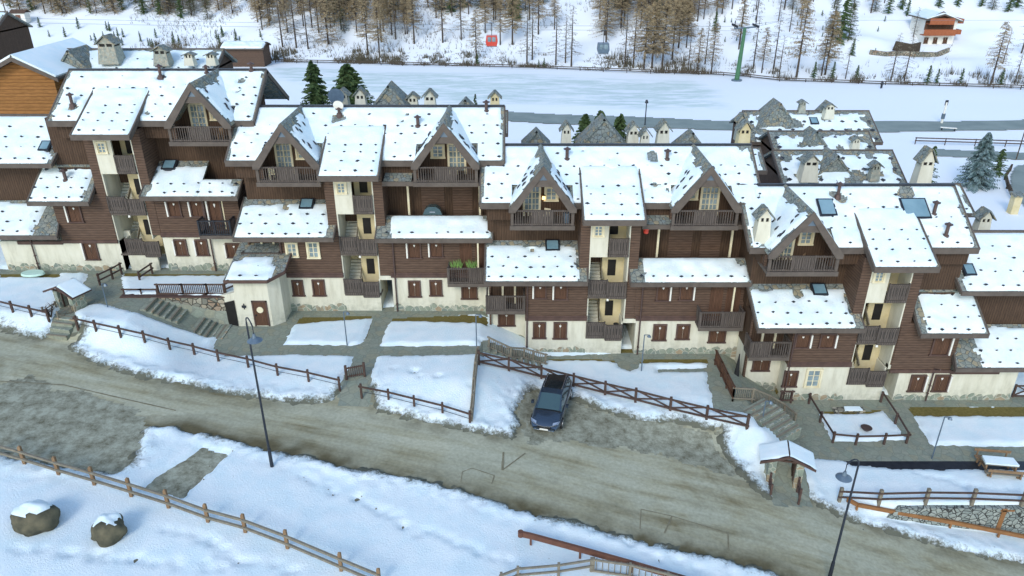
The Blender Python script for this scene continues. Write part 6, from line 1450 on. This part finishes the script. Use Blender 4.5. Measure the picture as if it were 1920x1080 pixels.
# trees one can single out: u, v of the foot, height in picture rows, kind
for a in [(530, 88, 100, 4), (556, 90, 105, 2), (578, 92, 95, 4), (598, 62, 90, 4), (612, 56, 80, 0), (640, 55, 80, 5), (690, 104, 100, 3), (712, 108, 95, 3), (735, 66, 80, 5), (742, 74, 80, 4), (760, 64, 75, 4), (865, 74, 85, 0), (893, 116, 85, 1), (938, 84, 80, 1), (910, 62, 75, 5), (988, 120, 95, 2), (998, 112, 90, 4), (1042, 122, 95, 2), (1060, 118, 80, 2), (1071, 124, 100, 2), (1136, 84, 100, 1),
          (1171, 126, 95, 4), (1187, 127, 100, 0), (1207, 130, 105, 5), (1222, 128, 110, 5), (1241, 131, 115, 5), (1260, 112, 100, 3), (1272, 90, 95, 5), (1291, 122, 60, 2), (1307, 138, 75, 1), (1322, 120, 75, 2), (1333, 140, 85, 1), (1385, 92, 85, 1), (1412, 128, 85, 2), (1428, 136, 75, 1), (1493, 145, 130, 1), (1480, 60, 60, 2), (1540, 142, 85, 4), (1585, 148, 60, 4), (1670, 152, 80, 2), (1695, 152, 80, 2), (1712, 70, 50, 2), (1857, 160, 105, 1), (1880, 120, 60, 4), (1902, 158, 60, 2), (1915, 100, 90, 4), (1450, 130, 90, 2), (1460, 145, 70, 4)]: larch(*a)
p = Pg(1547, 140); d_ = p.y * cT - (p.z - H) * sT; tree('larch_tree', 'very broad bushy brown larch right of the pylon, split by dark fir tops', 'larch', p, LAR[5], 112 / F * d_ / 15, 1.0, sz=1.0).scale.x *= 1.7
# the wooded slope: rows of larches, thinner to the right
n = 0
for row, (v0, hp, st) in enumerate([(8, 60, 24), (22, 62, 24), (33, 70, 30), (42, 76, 32), (60, 84, 42), (84, 90, 75)]):
    u = -20
    while u < 1920:
        u += st * rnd.uniform(.6, 1.4)
        v = v0 + rnd.uniform(-8, 8)
        if v > 27 and u < 480: continue
        if v > 50 and rnd.random() < .3: continue
        if 780 < u < 990 and v > 20 and rnd.random() < .7: continue
        if 1000 < u < 1150 and v > 8 and rnd.random() < .75: continue
        if u > 1320 and rnd.random() < (.55 if v < 14 or 1330 < u < 1530 else .86): continue
        if 1700 < u < 1860 and v > 2: continue
        kk = rnd.choice([6, 6, 7]) if v < 26 and u < 1350 else (rnd.choice([5, 3, 6, 1, 0, 3, 5]) if u < 1350 else rnd.choice([1, 2, 3, 4]))
        larch(u, v, hp * rnd.uniform(.8, 1.15), kk); n += 1
FL = 'dark green fir among the larches on the slope'
for (u, v, hp) in [(170, 24, 30), (200, 22, 28), (270, 26, 40), (300, 28, 42), (340, 34, 45), (360, 30, 50), (390, 36, 45), (820, 20, 45), (845, 24, 48), (870, 14, 40), (628, 44, 60), (645, 60, 40), (960, 34, 50), (970, 40, 55), (985, 20, 50), (1230, 60, 60), (1340, 60, 35), (1560, 60, 62), (1575, 80, 85), (1590, 75, 60), (1597, 105, 30), (1640, 22, 40), (1665, 26, 40), (1690, 18, 40), (1600, 14, 35), (1760, 14, 40), (1795, 12, 35), (1860, 18, 40), (1890, 22, 40), (1905, 14, 45), (1840, 12, 35), (740, 20, 50), (1700, 30, 30), (1485, 18, 40), (60, 20, 35), (110, 18, 34), (20, 14, 35), (230, 20, 40), (1560, 148, 30), (1738, 157, 32), (1755, 157, 26), (1800, 158, 28), (1875, 160, 30), (1525, 146, 28), (1605, 150, 26), (1010, 128, 15), (1020, 128, 18), (895, 121, 20)]:
    p = Pg(u, v); d_ = p.y * cT - (p.z - H) * sT; tree('fir_tree', FL if v < 100 else 'small dark fir at the edge fence of the ski field', 'fir', p, FIR[(u + v) % 2] if v > 100 or (u + v) % 3 else LAR[7], hp / F * d_ / (8 if v > 100 or (u + v) % 3 else 15) * 1.08, u, 'dark firs on the slope' if v < 100 else 'small firs along the edge fence')
# little dark conifers on the far slope and along the left bank
for k in range(70):
    if k < 34: u, v = rnd.uniform(60, 500), 0; v = 60 + (u / 500) * 22 + rnd.uniform(-14, 16); hp = rnd.uniform(8, 22)
    else: u, v = rnd.uniform(1330, 1660), rnd.uniform(12, 110); hp = rnd.uniform(5, 11)
    p = Pg(u, v); d_ = p.y * cT - (p.z - H) * sT; lb = ('small dark bushy conifer on the snowy bank above the village', 'small conifers on the bank') if k < 34 else ('tiny dark conifer dotting the open snow slope', 'tiny conifers on the open slope')
    tree('young_conifer', lb[0], 'young conifer', p, FIR[k % 2], hp / F * d_ / 8, k, lb[1])
# undergrowth along the edge of the forest
m = MB()
for k in range(6500):
    u = rnd.uniform(60, 1920); x = -118 + (u / 1920) * 250; e = float(np.interp(x, EX, EY)); w_ = rnd.random() ** 2 * 9; y = e + w_ - .3
    if float(vn(x / 3.0, y / 3.0, 55)) < .46 or (x > 62 and rnd.random() < .5): continue
    z = gz(x, y); hh = rnd.uniform(.4, 2.2) * float(vn(x / 4, 1, 7)) * 1.5
    for j in range(3):
        a = rnd.uniform(-.5, .5); b0 = rnd.uniform(-.5, .5); m.add([(x + b0, y, z - .1), (x + b0 + .16, y + .05, z - .1), (x + b0 + a, y + rnd.uniform(-.3, .3), z + hh)], [(0, 1, 2)])
o = m.build('undergrowth', M_bush, None, split=False); tag(o, 'bare brown undergrowth along the forest edge above the ski field', 'undergrowth', kind='stuff')
m = MB()
for k in range(9000):
    x = rnd.uniform(-125, 130); y = float(np.interp(x, EX, EY)) + rnd.uniform(3, 55)
    if float(vn(x / 9.0, y / 7.0, 58)) < .5 or x > 60 and rnd.random() < .8: continue
    z = gz(x, y)
    for j in range(2): a = rnd.uniform(-.5, .5); m.add([(x, y, z - .1), (x + .09, y + .05, z - .1), (x + a, y + rnd.uniform(-.3, .3), z + rnd.uniform(.5, 1.6))], [(0, 1, 2)])
o = m.build('forest_brush', M_bush, None, split=False); tag(o, 'scattered bare brush and saplings on the forest floor', 'brush', kind='stuff')
# village conifers
def fir_at(label, u, v0, v1, Y, pr, w=1.0, name='fir_tree'):
    a = atY(u, v1, Y); c_ = atY(u, v0, Y); s = (c_.z - a.z) / 8; t = tree(name, label, 'fir', (a.x, Y, a.z), pr, s, u); t.scale.x *= w; t.scale.y *= w
for a in [('pointed green fir behind the second block, nearer the first', 596, 112, 215, 88, FIRT, 1.5), ('broad green fir behind the grey satellite dish', 660, 118, 225, 86, FIRT, 2.2), ('green treetop beside the steep stone gable, on its dish side', 1094, 212, 300, 82, FIRT, 1.5), ('tallest green treetop behind the steep stone gable', 1122, 206, 300, 86, FIRT, 1.5),
          ('green treetop between the stone gable and the cream chimneys', 1158, 212, 300, 82, FIRT, 1.5), ('tiny dark treetop behind the ridge of the second block', 892, 175, 225, 84, FIR[0], .8), ('small fir behind the house chimney beyond the lowest block', 1736, 272, 345, 92, FIR[1], 1.1), ('ochre green bushy fir beside the frosted fir', 1868, 278, 330, 108, FIR[1], 1.6)]: fir_at(*a)
p = Pg(1826, 352); d_ = p.y * cT - (p.z - H) * sT; tree('fir_tree', 'large frosted blue-green fir in the open snow behind the lowest block', 'fir', p, FIRF, 106 / F * d_ / 8, 1).scale.x *= 1.0
